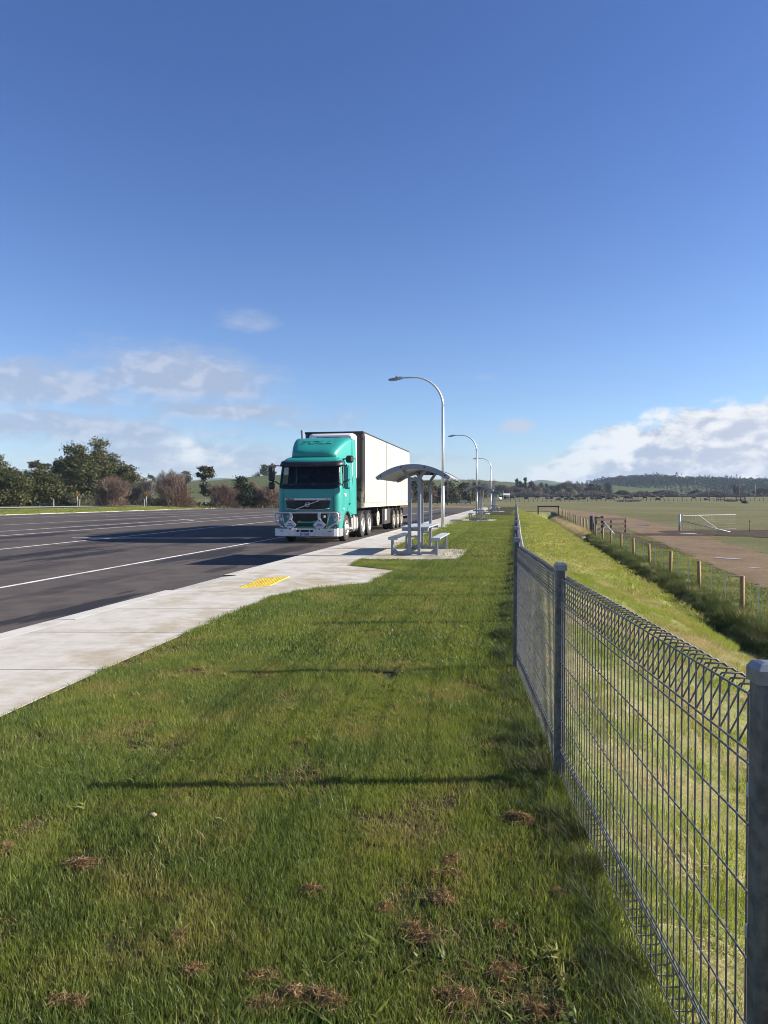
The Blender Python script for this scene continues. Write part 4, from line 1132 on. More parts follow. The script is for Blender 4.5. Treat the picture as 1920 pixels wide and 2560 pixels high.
# ------------------------------------------------------------ farm fence: timber posts, steel droppers, wires
M_timber = mat('treated timber', (.38, .24, .10), .85, var=.25, scale=9, bump=.2, bscale=25, col2=(.27, .18, .09))
M_oldwood = mat('weathered timber', (.10, .085, .075), .9, var=.3, scale=5)
M_darkwood = mat('dark stained rail', (.055, .028, .020), .8, var=.25, scale=6)
M_wire = mat('fence wire', (.20, .20, .19), .5, metal=.5)
M_dropper = mat('steel dropper', (.68, .68, .66), .5, metal=.2)
ff_ = empty('farm_fence', (0, 0, 0), 'wire farm fence of round timber posts and thin steel droppers beside the gravel track', 'fence')
def fx(y): return 6.05 + .004 * y
ys = [3.0, 7.9, 12.6, 16.8] + [21.0 + 4.72 * k for k in range(9)] + [62.9 + 3.3 * k for k in range(1, 16)]
pt = dp = None
for i, y in enumerate(ys):
    if pt is None:
        b = MB(); b.tube([(0, 0, -.4), (0, 0, 1.0)], .062, 12); pt = o = b.build('fence_post', M_timber, ff_)
    else: o = copy_tree(pt, ff_)
    o.location = (fx(y), y, -1.66 if y < 60 else gz(fx(y), y) + .02); o.rotation_euler = (radians(random.Random(i).uniform(-1.5, 1.5)), radians(random.Random(i + 50).uniform(-1.5, 1.5)), i)
    if i + 1 < len(ys) and y < 80:
        for k in (1, 2):
            yy = y + (ys[i + 1] - y) * k / 3
            if dp is None:
                b = MB(); b.bar((0, 0, -.3), (0, 0, .97), .022, .010); dp = o = b.build('dropper', M_dropper, ff_)
            else: o = copy_tree(dp, ff_)
            o.location = (fx(yy), yy, -1.66 if yy < 60 else gz(fx(yy), yy))
b = MB()
for z in (.15, .32, .5, .7, .92):
    b.tube([(fx(y) + .066, y, (-1.66 if y < 60 else gz(fx(y), y) + .02) + z) for y in ys], .0022, 4, caps=False)
b.build('fence_wire', M_wire, ff_)
p = Vector((fx(62), 62, gz(fx(62), 62)))
so_ = empty('strainer_post', p, 'thick weathered strainer post with a pale diagonal stay in the farm fence', 'fence post')
b = MB(); b.tube([(0, 0, -.3), (0, 0, 1.5)], .19, 16); b.tube([(.9, .2, -.3), (.9, .2, 1.45)], .15, 14); b.build('post', M_oldwood, so_)
b = MB(); b.tube([(0, 0, 1.32), (.9, .2, 1.32)], .10, 10); b.build('rail', M_oldwood, so_)
b = MB(); b.tube([(.95, .1, 1.0), (1.7, -1.4, -.1)], .05, 8); b.build('stay', M_dropper, so_)
a, c_ = G(1490, 1338, -1.6), G(1563, 1335, -1.6)
ro = empty('timber_rail_fence', (a.x, a.y, gz(a.x, a.y)), 'short dark brown timber rail fence of three boards at the track edge', 'rail fence')
d = Vector((c_.x - a.x, c_.y - a.y, 0))
for k in (0, .5, 1):
    b = MB(); b.box(d.x * k - .06, d.x * k + .06, d.y * k - .06, d.y * k + .06, -.2, 1.28); b.build('post', M_darkwood, ro)
for z in (.35, .78, 1.18):
    b = MB(); b.bar((0, -.08, z), (d.x, d.y - .08, z), .05, .20); b.build('rail', M_darkwood, ro)
# white tube gate standing in the paddock
a, c_ = G(1706, 1331, -1.55), G(1840, 1327, -1.55)
d = Vector((c_.x - a.x, c_.y - a.y, 0))
fg = empty('farm_gate', (a.x, a.y, gz(a.x, a.y)), 'long pale galvanised mesh gate with a diagonal brace, standing in the muddy paddock', 'gate')
b = MB(); b.tube([(-.25, 0, -.2), (-.25, 0, 1.5)], .085, 12); b.tube([(-.2, .1, .95), (3.9, -1.0, -.05)], .04, 8); b.build('gate_post', M_galv, fg)
b = MB()
fr = [(0, 0, .12), (0, 0, 1.40), tuple(d + Vector((0, 0, 1.40))), tuple(d + Vector((0, 0, .12))), (0, 0, .12)]
b.tube(fr, .016, 8); b.bar(tuple(d * .30 + Vector((0, 0, 1.38))), tuple(d * .64 + Vector((0, 0, .14))), .04, .04); b.build('gate_frame', M_galv, fg)
b = MB()
for k in range(1, 17): b.tube([tuple(d * (k / 17) + Vector((0, 0, .12))), tuple(d * (k / 17) + Vector((0, 0, 1.40)))], .007, 4)
for z in (.35, .58, .8, 1.0, 1.2): b.tube([(0, 0, z), tuple(d + Vector((0, 0, z)))], .005, 4)
b.build('gate_mesh', M_wire, fg)
p = G(1874, 1333, -1.55); b = MB(); b.tube([(0, 0, -.2), (0, 0, 1.1)], .022, 6)
b.box(-.05, .05, -.02, .02, .9, .96); tag(b.build('stake', M_oldwood, None, (p.x, p.y, gz(p.x, p.y))), 'thin dark stake standing alone in the paddock right of the white gate', 'stake')
a, c_ = Vector((fx(112) - 3.1, 113.5, 0)), Vector((fx(112), 113.5, 0))
wr = empty('rail_barrier', (a.x, a.y, gz(6, 113) - .1), 'dark single rail barrier closing the far end of the ditch', 'barrier')
b = MB(); b.box(-.09, .09, -.09, .09, -.4, 1.42); b.build('post', M_darkwood, wr); b = MB(); b.box(3.0, 3.2, -.09, .09, -.2, 1.42); b.build('post', M_darkwood, wr)
b = MB(); b.box(-.12, 3.2, -.15, -.091, 1.26, 1.46); b.build('rail', M_darkwood, wr)
pa, pb_ = AT(1383, 1314, 60), AT(1435, 1333, 41)
pa = Vector((3.75, 58, bank_h(3.75, 58) + .12)); pb_ = Vector((3.95, 39.5, bank_h(3.95, 39.5) + .12))
b = MB(); b.tube([pa, pb_], .035, 8); b.tube([pb_ + Vector((0, .03, .02)), pb_ + Vector((0, .03, -.35))], .03, 8); b.tube([pa + Vector((0, .03, .02)), pa + Vector((0, .03, -.35))], .03, 8)
tag(b.build('pipe', M_slat), 'long pale pipe lying low on the foot of the grass bank', 'pipe')
# culvert stones by the strainer post
def boulder(nm, p, r, seed, m):
    rr = random.Random(seed); b = MB(); P = []
    for i in range(9):
        t = pi * i / 8; P.append([(r[0] * sin(t) * cos(2 * pi * k / 14) * (1 + .14 * sin(3 * k + seed) + rr.uniform(-.05, .05)), r[1] * sin(t) * sin(2 * pi * k / 14) * (1 + .1 * cos(2 * k)), r[2] * cos(t) * (1 + rr.uniform(-.05, .05))) for k in range(14)])
    b.grid(P, closed=True); return b.build(nm, m, None, p)
M_stone = mat('pale stone', (.36, .29, .17), .9, var=.25, scale=22, bump=.5, bscale=30)
tag(boulder('culvert_stone', (5.25, 58.5, -1.95), (.45, .8, .40), 3, mat('culvert concrete', (.33, .29, .24), .9, var=.2, scale=4, bump=.3)), 'rounded pale culvert end at the ditch beside the strainer post', 'culvert')
p = G(382, 2037, 0.03); tag(boulder('pale_stone', (p.x, p.y, .03), (.017, .014, .010), 5, M_stone), 'small cream coloured stone lying on the lawn', 'stone')

# ------------------------------------------------------------ road furniture across the car park
M_signy = mat('warning sign yellow', (.62, .30, .02), .5, var=.1)
M_signback = mat('sign back grey', (.40, .41, .42), .5, metal=.3)
def put(px, Y_):          # a point straight along the viewing direction of px at world depth Y_
    r = ray(px, 1246); k = Y_ / r.y; return r.x * k
def road_sign(px, Y_, zc, label, arrows):
    x = put(px, Y_); z0 = .28
    r = empty('warning_sign', (x, Y_, z0), label, 'road sign', 'yellow warning signs')
    b = MB(); b.tube([(0, 0, -.1), (0, 0, 2.15)], .045, 8); b.build('sign_post', M_galv, r)
    b = MB(); h = .36; b.plate([(0, 1.75 - h), (h, 1.75), (0, 1.75 + h), (-h, 1.75)], -.075, -.06)
    pl = b.build('sign_plate', M_signy, r)
    b = MB()
    for dx, up in arrows:
        s = 1 if up else -1
        b.box(dx - .03, dx + .03, -.079, -.074, 1.63, 1.83)
        b.plate([(dx - .08, 1.75 + s * .05), (dx + .08, 1.75 + s * .05), (dx, 1.75 + s * .18)][::s], -.080, -.075)
    b.build('sign_symbol', M_inkblack, pl)
road_sign(194, 92, 0, 'yellow diamond warning sign with an arrow, before the dark trees at left', [(0, True)])
road_sign(366, 100, 0, 'yellow diamond two-way warning sign beside the grey bare bush', [(-.12, True), (.12, False)])
x = put(614, 150); r = empty('road_sign', (x, 150, .42), 'narrow grey road sign seen from behind, in front of the dark round bush', 'road sign')
b = MB(); b.tube([(0, 0, 0), (0, 0, 2.0)], .045, 8); b.build('sign_post', M_galv, r); b = MB(); b.box(-.25, .25, -.07, -.05, 1.2, 2.1, bev=.01); b.build('sign_plate', M_signback, r)
gp0 = None
for px, Y_, lb in [(199, 93, 'white roadside guide post right next to the first yellow sign'), (361, 99, 'white guide post just left of the second yellow sign'), (134, 88, 'white guide post under the leaning dark tree'), (534, 140, 'white guide post below the tall gum tree'), (591, 148, 'white guide post beside the dark round bush')]:
    if gp0 is None:
        gp0 = empty('guide_post', (0, 0, 0), lb, 'guide post', 'white guide posts along the road')
        b = MB(); b.box(-.06, .06, -.02, .02, -.1, 1.05, bev=.01); b.build('post', M_white, gp0); b = MB(); b.box(-.04, .04, -.026, -.02, .82, .92); b.build('reflector', M_red, gp0); o = gp0
    else: o = copy_tree(gp0)
    o.location = (put(px, Y_), Y_, .28 + max(0, Y_ - 126) * .0068); o['label'] = lb
# poles
def pole(px, Y_, ztop, r_, label, m, arm=False):
    x = put(px, Y_); z0 = gz(x, Y_)
    b = MB(); b.tube([(0, 0, -.5), (0, 0, ztop - z0)], [r_, r_ * .75], 8)
    if arm: b.bar((-1.2, 0, ztop - z0 - .5), (1.2, 0, ztop - z0 - .5), .14, .14)
    tag(b.build('utility_pole', m, None, (x, Y_, z0)), label, 'pole', 'poles in the distance')
pole(1119, 155, 5.8, .12, 'dark pole standing at the far end of the car park', M_oldwood)
pole(1177, 215, 6.0, .10, 'tan timber pole left of the second shelter', M_timber)
pole(1208, 225, 5.0, .10, 'tan timber pole right of the second shelter', M_timber)
pole(1258, 250, 4.2, .09, 'thin pole by the white shed', M_timber)
for px, yt, lb in [(1705, 1210, 'dark utility pole in front of the gap in the pine forest'), (1770, 1226, 'short thin utility pole in the middle of the right hand forest'), (1840, 1212, 'first of two close utility poles before the forest at right'), (1847, 1214, 'second of two close utility poles before the forest at right'), (1888, 1216, 'pale utility pole nearest the right edge')]:
    pole(px, 385, CZ + (1246 - yt) / FPX * 390 * 1.0, .26, lb, M_oldwood if px != 1888 else M_timber, arm=px in (1705,))
# far paddock fence
fr_ = empty('paddock_fence', (0, 0, 0), 'low post and wire fence crossing the far paddock below the cattle', 'fence')
fp0 = None; P = []
for k in range(78):
    px = 1062 + k * 11.3; D_ = 240; q = AT(px, 1246, D_); x, y = q.x, q.y
    z = gz(x, y); P.append((x, y, z))
    if fp0 is None: b = MB(); b.tube([(0, 0, -.3), (0, 0, 1.1)], .09, 6); fp0 = o = b.build('fence_post', M_oldwood, fr_)
    else: o = copy_tree(fp0, fr_)
    o.location = (x, y, z); o.scale = (1, 1, random.Random(k).choice([1, 1, 1.1, 1.25, .9]))
b = MB()
for h in (.35, .7, 1.0): b.tube([(x, y, z + h) for x, y, z in P], .012, 4, caps=False)
b.build('fence_wire', M_wire, fr_)
for (pa_, pb2, lb) in [(1792, 1812, 'dark rail pen in the far paddock fence, left of the pair'), (1840, 1862, 'grey rail pen in the far paddock fence, right of the pair')]:
    q, t_ = AT(pa_, 1246, 236), AT(pb2, 1246, 236)
    r = empty('rail_pen', (q.x, q.y, gz(q.x, q.y)), lb, 'pen'); d = Vector((t_.x - q.x, t_.y - q.y, 0))
    for k in (0, .5, 1): b = MB(); b.box(d.x * k - .1, d.x * k + .1, d.y * k - .1, d.y * k + .1, -.1, 1.6); b.build('post', M_oldwood, r)
    for z in (.7, 1.4): b = MB(); b.bar((0, -.13, z), (d.x, d.y - .13, z), .06, .16); b.build('rail', M_oldwood, r)
# stock yard, small gate and shed beyond the car park
q, t_ = AT(1082, 1246, 170), AT(1176, 1246, 170)
r = empty('stock_yard', (q.x, q.y, gz(q.x, q.y)), 'dark timber stock yard fence beyond the end of the car park', 'stock yard'); d = Vector((t_.x - q.x, t_.y - q.y, 0))
for k in range(9): b = MB(); x, y = d.x * k / 8, d.y * k / 8; b.box(x - .08, x + .08, y - .08, y + .08, -.2, 1.3); b.build('post', M_darkwood, r)
for z in (.4, .75, 1.1): b = MB(); b.bar((0, -.1, z), (d.x, d.y - .1, z), .05, .18); b.build('rail', M_oldwood, r)
b = MB(); b.bar((d.x * .72, d.y * .72 - .22, .65), (d.x * .92, d.y * .92 - .22, .65), .06, .75); b.build('trough', M_signback, r)
q = AT(1266, 1246, 330); r = empty('shed', (q.x, q.y, gz(q.x, q.y)), 'small white shed with a dark opening in front of the bare trees', 'shed')
b = MB(); b.box(-1.4, 1.4, 0, 2.5, 0, 2.0); b.build('wall', M_white, r)
b = MB(); b.add([(-1.6, -.2, 1.95), (1.6, -.2, 1.95), (1.6, 1.25, 2.5), (-1.6, 1.25, 2.5), (1.6, 2.7, 1.95), (-1.6, 2.7, 1.95)], [(0, 1, 2, 3), (3, 2, 4, 5)]); b.build('roof', M_white, r)
b = MB(); b.box(-1.2, -.3, -.02, .05, 0, 1.6); b.build('door', M_inkblack, r)
for px, yy, lb in [(1249, 1241, 'white wrapped bale nearest the small shed'), (1133, 1242, 'white wrapped bale left of a pair beyond the stock yard'), (1142, 1241, 'white wrapped bale right of a pair beyond the stock yard'), (1166, 1240, 'single white wrapped bale beyond the stock yard')]:
    q = AT(px, yy, 260); b = MB(); b.lathe([(-.7, .001), (-.7, .55), (-.6, .65), (.6, .65), (.7, .55), (.7, .001)], 'x', 14)
    tag(b.build('hay_bale', M_white, None, (q.x, q.y, gz(q.x, q.y) + .6), .4), lb, 'bale', 'white bales')

# ------------------------------------------------------------ cattle
M_cow = mat('black hide', (.018, .016, .015), .7, var=.2)
def make_cow(grazing):
    """standing cow along +x: body, neck, head, tail and jointed legs in one skinned surface"""
    b = MB()
    spine = [(-.85, 1.18, .22), (-.80, 1.12, .34), (-.45, 1.05, .40), (0, .98, .43), (.40, 1.0, .41), (.72, 1.08, .33), (.85, 1.12, .24)]
    b.tube([(x, 0, z) for x, z, r in spine], [r for x, z, r in spine], 10)
    if grazing: nk = [(.75, 1.15, .22), (1.05, .88, .17), (1.22, .52, .13), (1.30, .34, .14), (1.38, .16, .11), (1.42, .06, .07)]
    else: nk = [(.72, 1.2, .23), (1.02, 1.38, .17), (1.18, 1.46, .15), (1.36, 1.38, .12), (1.52, 1.28, .085)]
    b.tube([(x, 0, z) for x, z, r in nk], [r for x, z, r in nk], 9)
    hx, hz = (nk[3][0], nk[3][1] + .08) if grazing else (1.15, 1.56)
    for s in (-1, 1):
        b.tube([(hx - .05, s * .10, hz), (hx - .08, s * .27, hz + .02)], [.05, .02], 6)
        b.tube([(.62, s * .20, .95), (.64, s * .21, .60), (.61, s * .21, .32), (.63, s * .21, .0)], [.15, .085, .055, .065], 8)
        b.tube([(-.62, s * .20, 1.0), (-.50, s * .22, .68), (-.74, s * .22, .42), (-.70, s * .22, 0)], [.20, .12, .06, .065], 8)
    b.tube([(-.86, 0, 1.25), (-1.0, 0, 1.05), (-1.0, 0, .55)], [.05, .03, .05], 6)
    return b
def lying_cow():
    b = MB()
    sp_ = [(-.9, .42, .2), (-.75, .40, .36), (-.3, .40, .42), (.3, .42, .42), (.7, .5, .34), (.88, .58, .22)]
    b.tube([(x, 0, z) for x, z, r in sp_], [r for x, z, r in sp_], 10)
    nk = [(.75, .62, .22), (1.0, .86, .16), (1.14, .95, .14), (1.32, .88, .11), (1.44, .80, .08)]
    b.tube([(x, 0, z) for x, z, r in nk], [r for x, z, r in nk], 9)
    for s in (-1, 1):
        b.tube([(1.1, s * .1, 1.03), (1.08, s * .26, 1.04)], [.05, .02], 6); b.tube([(.55, s * .25, .3), (.95, s * .38, .12), (.6, s * .42, .08)], [.14, .08, .05], 7); b.tube([(-.5, s * .3, .35), (-.1, s * .5, .16), (-.55, s * .52, .08)], [.2, .1, .05], 7)
    return b
protos = {}
for kind, bb in (('grazing', make_cow(True)), ('standing', make_cow(False)), ('lying', lying_cow())):
    protos[kind] = bb
first = {}
COWS = [(1254, 1248, 's', 0), (1268, 1250, 'g', 1), (1280, 1249, 'g', 0), (1283, 1247.5, 'g', 1), (1315, 1248, 'l', 0), (1343, 1248, 's', 0), (1369, 1248, 'l', 1), (1377, 1247.6, 'l', 0), (1397, 1251, 'l', 0), (1407, 1248, 'g', 1), (1416, 1249.5, 'l', 0), (1423, 1249, 's', 1), (1430, 1250, 'l', 1), (1436, 1249.5, 'l', 0), (1443, 1247, 's', 0), (1447, 1249, 'l', 1), (1459, 1248.6, 'l', 0), (1482, 1248.6, 'l', 1), (1492, 1248.5, 'l', 0), (1500, 1248.5, 'l', 1), (1509, 1248.5, 's', 1), (1520, 1248.6, 'l', 0), (1530, 1248.7, 'l', 1), (1544, 1248, 's', 0), (1568, 1250, 'g', 1), (1577, 1247, 'l', 0), (1592, 1246.5, 's', 1), (1613, 1249, 's', 0), (1634, 1247, 'g', 0), (1655, 1246.3, 's', 1), (1645, 1250, 'l', 0), (1736, 1246.5, 'l', 1), (1766, 1250, 'l', 0), (1863, 1259, 'l', 1)]
lbs = {'g': 'black cow grazing head down in the far paddock', 's': 'black cow standing with raised head in the far paddock', 'l': 'black cow lying down in the far paddock'}
kk = {'g': 'grazing', 's': 'standing', 'l': 'lying'}
rr = random.Random(8)
for px, py, k, fl in COWS:
    # walk out along the sight line until the paddock is met
    D_ = 200.0
    while D_ < 385:
        q = AT(px, py, D_)
        if gz(q.x, q.y) >= q.z: break
        D_ += 2
    q = AT(px, py, D_); z = gz(q.x, q.y)
    if k not in first: o = protos[kk[k]].build('cow', M_cow); first[k] = o
    else: o = first[k].copy(); COL.objects.link(o)
    o.location = (q.x, q.y, z); o.rotation_euler = (0, 0, (pi if fl else 0) + rr.uniform(-.5, .5)); o.scale = (1.05,) * 3
    tag(o, lbs[k], 'cow', {'g': 'grazing black cows', 's': 'standing black cows', 'l': 'lying black cows'}[k])
# ------------------------------------------------------------ trees
def rnd_unit(rg, n):
    v = rg.normal(size=(n, 3)); return v / np.linalg.norm(v, axis=1, keepdims=True)
def cards(rg, C, size, aspect=1.0, align=None, jitter=.45):
    """quads centred at C with random facing; align = preferred long axis"""
    n = len(C)
    a = rnd_unit(rg, n) if align is None else align + rg.normal(size=(n, 3)) * jitter
    a /= np.linalg.norm(a, axis=1, keepdims=True)
    b = np.cross(a, rnd_unit(rg, n)); b /= np.linalg.norm(b, axis=1, keepdims=True)
    s = (size * rg.uniform(.55, 1.35, n))[:, None]
    a = a * s * aspect; b = b * s
    return np.stack([C - a, C - b * .55 + a * .1, C + a, C + b * .55 + a * .1], 1)
def lobes_leaves(rg, lobes, n, size, clump=22, sig=.32, aspect=1.0, hollow=.55):
    vol = np.array([l[3] * l[4] * l[5] for l in lobes]) ** (2 / 3); vol /= vol.sum()
    out = []
    for l, f in zip(lobes, vol):
        m = max(3, int(n * f / clump))
        d = rnd_unit(rg, m); r = hollow + (1.04 - hollow) * rg.random(m) ** .6
        d[:, 2] = np.where(d[:, 2] < -.35, d[:, 2] * .6, d[:, 2])
        cc = np.array(l[:3]) + d * r[:, None] * np.array(l[3:6])
        k = rg.integers(clump // 2, clump * 3 // 2, m)
        C = np.repeat(cc, k, axis=0); C = C + rg.normal(size=C.shape) * sig * np.array([1, 1, .7])
        out.append(C)
    C = np.concatenate(out)
    C = C[C[:, 2] > .05]
    return cards(rg, C, size, aspect)
def limb_mesh(b, rng, base, tip, r0, bend=.15, n=6, sides=7):
    base = Vector(base); tip = Vector(tip); L = (tip - base).length
    pts = []; off = Vector((rng.uniform(-1, 1), rng.uniform(-1, 1), rng.uniform(-.3, .5))) * L * bend
    for i in range(n + 1):
        t = i / n; pts.append(base.lerp(tip, t) + off * sin(pi * t))
    b.tube(pts, [r0 * (1 - .82 * i / n) for i in range(n + 1)], sides)
    return pts
M_bark = mat('brown bark', (.075, .058, .042), .9, var=.3, scale=4, bump=.4, bscale=12)
M_barkpale = mat('pale gum bark', (.34, .30, .25), .8, var=.3, scale=2)
M_barkgrey = mat('grey bark', (.17, .145, .12), .9, var=.25, scale=3)
M_leaf_dark = leaf_mat('evergreen leaf', (.044, .056, .020), (.078, .086, .032), (.108, .104, .043), .28, .6, .35)
M_leaf_olive = leaf_mat('gum leaf', (.044, .054, .025), (.074, .080, .038), (.092, .090, .046), .28, .55, .4)
M_leaf_deep = leaf_mat('cypress leaf', (.015, .026, .011), (.028, .040, .016), None, .15, .65, .5)
M_leaf_bronze = leaf_mat('dry red leaf', (.15, .075, .052), (.24, .135, .095), (.13, .075, .055), .25, .7, .7)
M_twig_brown = leaf_mat('brown twig', (.12, .085, .065), (.19, .135, .10), None, .05, .85, .7)
M_twig_grey = leaf_mat('grey twig', (.13, .115, .095), (.21, .185, .155), None, .05, .85, .7)
M_twig_purple = leaf_mat('mauve twig', (.11, .088, .078), (.17, .135, .115), None, .05, .85, .7)
def place(px, y_base, D, zoff=0.0):
    q = AT(px, 1246, D); return Vector((q.x, q.y, gz(q.x, q.y) + zoff))
def met(dpx, D): return dpx / FPX * D
def tree_root(name, loc, label, cat='tree', group=None): return empty(name, loc, label, cat, group)
def evergreen(px, ytop, wpx, D, label, seed, n=5200, mat_=None, size=.30, name='evergreen_tree', shape='round', trunk_lean=None, ybase=None, group=None, sig=.38, bark=None):
    loc = place(px, 0, D); rg = np.random.default_rng(seed); rng = random.Random(seed)
    H = CZ + (1246 - ytop) / FPX * D - loc.z; W = met(wpx, D)
    r = tree_root(name, loc, label, 'tree', group)
    lobes = []
    low = .12 if shape != 'gum' else .42
    nl = 11 if W > 5 else 7
    for k in range(nl):
        t = low + (1 - low) * ((k + .6) / nl)
        if shape == 'round': prof = sin(pi * min(1, .28 + .72 * t)) ** .7
        elif shape == 'cone': prof = (1 - t) ** .7 * 1.05 + .12
        else: prof = .55 + .45 * sin(pi * t)
        a = rng.uniform(0, 6.28) + k * 2.4; rad = W / 2 * prof * rng.uniform(.40, .66)
        lr = W / 2 * prof * rng.uniform(.40, .55)
        lobes.append((rad * cos(a), rad * sin(a) * .9, H * t * .93, lr, lr, min(lr * .85, H * .2)))
        lobes.append((-rad * cos(a) * .9, -rad * sin(a) * .8, H * t * .9, lr * .9, lr * .9, min(lr * .75, H * .18)))
    lobes.append((0, 0, H * .93, W * .13 + .3, W * .13 + .3, H * .075))
    if shape == 'round': lobes.append((0, 0, H * .42, W * .36, W * .34, H * .36)); lobes.append((W * .2, 0, H * .2, W * .28, W * .28, H * .2)); lobes.append((-W * .2, 0, H * .2, W * .28, W * .28, H * .2))
    Q = lobes_leaves(rg, lobes, int(n * 2.4), size * .72, 24, sig)
    mid_ = np.median(Q[:, 0, 0]); ext_ = np.percentile(np.abs(Q[:, 0, 0] - mid_), 97.5); Q[:, :, 0] *= (W / 2) / ext_; Q[:, :, 2] *= H / np.percentile(Q[:, :, 2], 99.8)
    link_mesh('crown', poly_mesh('crown', Q, 4), mat_ or M_leaf_dark, r)
    b = MB(); tr = max(.12, W * .035)
    if trunk_lean:
        for (dx, hh, rr_) in trunk_lean:
            pts = [(0, 0, -.3), (dx * .35, .1, hh * .35), (dx * .8, .2, hh * .75), (dx * 1.15, .2, hh)]; b.tube(pts, [rr_, rr_ * .85, rr_ * .7, rr_ * .5], 9)
    else: limb_mesh(b, rng, (0, 0, -.3), (W * .03, 0, H * .85), tr, .03, 8, 9)
    for l in lobes[::2]: limb_mesh(b, rng, (0, 0, max(.3, l[2] * .55)), (l[0] * .9, l[1] * .9, l[2]), tr * .38, .1)
    b.build('trunk', bark or M_bark, r)
    return r
def branch(b, tips, rng, p, d, L, r, depth, spread, up, sides):
    q = p + d * L
    mid = p.lerp(q, .5) + Vector((rng.uniform(-1, 1), rng.uniform(-1, 1), rng.uniform(-1, 1))) * L * .06
    b.tube([p, mid, q], [r, r * .85, r * .68], sides, caps=False)
    if depth == 0: tips.append((q, d, L)); return
    for _ in range(rng.choice([2, 3, 3])):
        nd = (d + Vector((rng.uniform(-1, 1), rng.uniform(-1, 1), rng.uniform(-.7, .9))) * spread + Vector((0, 0, up))).normalized()
        branch(b, tips, rng, q if rng.random() < .7 else mid, nd, L * rng.uniform(.68, .88), r * .62, depth - 1, spread, up, max(3, sides - 1))
def bare_tree(px, ytop, wpx, D, label, seed, m_twig, bark, name='bare_tree', depth=4, ntwig=3500, dome=False, leafy=None, group=None, twig_w=.022, twig_l=.55, zoff=0.0):
    loc = place(px, 0, D, zoff); rng = random.Random(seed); rg = np.random.default_rng(seed)
    H = CZ + (1246 - ytop) / FPX * D - loc.z; W = met(wpx, D)
    r = tree_root(name, loc, label, 'tree', group)
    b = MB(); tips = []
    starts = 1 if not dome else 5
    for k in range(starts):
        d = Vector((rng.uniform(-.5, .5), rng.uniform(-.5, .5), 1)).normalized() if dome else Vector((0, 0, 1))
        branch(b, tips, rng, Vector((0, 0, -.2)), d, H * (.26 if not dome else .22), max(.06, H * .022), depth, .75, .16, 6)
    # fit the skeleton to the height and width in the photograph
    V = np.array(b.v); zs = H * .93 / max(.1, V[:, 2].max()); xs = W / 2 * .92 / max(.1, np.percentile(np.hypot(V[:, 0], V[:, 1]), 98))
    V = V * np.array([xs, xs, zs]); b.v = [tuple(p) for p in V]
    b.build('trunk', bark, r)
    T = np.array([[t[0].x * xs, t[0].y * xs, t[0].z * zs] for t in tips]); Dr = np.array([[t[1].x, t[1].y, t[1].z] for t in tips])
    k = max(4, ntwig // len(T))
    C = np.repeat(T, k, axis=0) + rg.normal(size=(len(T) * k, 3)) * np.array([W * .06, W * .06, H * .045])
    if dome:
        extra = rnd_unit(rg, ntwig); extra[:, 2] = np.abs(extra[:, 2]); rad = .35 + .68 * rg.random(ntwig) ** .6
        E = extra * rad[:, None] * np.array([W / 2, W / 2, H * .98]); E[:, :2] *= (1.16 - .72 * E[:, 2:] / H) * (1 + .16 * np.sin(5 * np.arctan2(E[:, 1:2], E[:, :1]) + seed)); E[:, 2] = np.maximum(E[:, 2], .15); C = np.concatenate([C, E]); Dr2 = np.concatenate([np.repeat(Dr, k, axis=0), extra + np.array([0, 0, .6])])
    else: Dr2 = np.repeat(Dr, k, axis=0) + np.array([0, 0, .25])
    s = twig_l
    n = len(C); a = Dr2 + rg.normal(size=(n, 3)) * .45; a /= np.linalg.norm(a, axis=1, keepdims=True); a *= (s * rg.uniform(.5, 1.3, n))[:, None]
    w_ = np.cross(a, rnd_unit(rg, n)); w_ /= np.linalg.norm(w_, axis=1, keepdims=True); w_ *= twig_w
    Q = np.stack([C - a - w_, C - a + w_, C + a + w_ * .4, C + a - w_ * .4], 1)
    link_mesh('twigs', poly_mesh('twigs', Q, 4), m_twig, r)
    if leafy:
        m_l, nl, sz = leafy
        ex = rnd_unit(rg, nl); ex[:, 2] = np.abs(ex[:, 2]); rad = .45 + .58 * rg.random(nl) ** .6
        E = ex * rad[:, None] * np.array([W / 2, W / 2, H * .97]); E[:, :2] *= (1.16 - .72 * E[:, 2:] / H) * (1 + .16 * np.sin(5 * np.arctan2(E[:, 1:2], E[:, :1]) + seed)); E[:, 2] = np.maximum(E[:, 2], .1)
        link_mesh('dry_leaves', poly_mesh('dry_leaves', cards(rg, E, sz), 4), m_l, r)
    return r
def gum(px, ytop, wpx, D, label, seed, clumps, bark=None, name='gum_tree', n=1500, size=.28, group=None, zoff=0.0):
    """open tree: clumps given as (x, z, rx, rz) in fractions of width and height"""
    loc = place(px, 0, D, zoff); rg = np.random.default_rng(seed); rng = random.Random(seed)
    H = CZ + (1246 - ytop) / FPX * D - loc.z; W = met(wpx, D)
    r = tree_root(name, loc, label, 'tree', group)
    lobes = [(x * W, rng.uniform(-.12, .12) * W, z * H, rx * W, rx * W, rz * H) for x, z, rx, rz in clumps]
    link_mesh('crown', poly_mesh('crown', lobes_leaves(rg, lobes, n, size, 14, size * 1.1, hollow=.3), 4), M_leaf_olive, r)
    b = MB(); pts = limb_mesh(b, rng, (0, 0, -.3), (rng.uniform(-.05, .05) * W, 0, H * .9), max(.10, H * .016), .03, 8, 8)
    for l in lobes: limb_mesh(b, rng, pts[max(1, min(7, int(l[2] / H * 7)))], l[:3], max(.05, H * .007), .12)
    b.build('trunk', bark or M_barkpale, r)
    return r
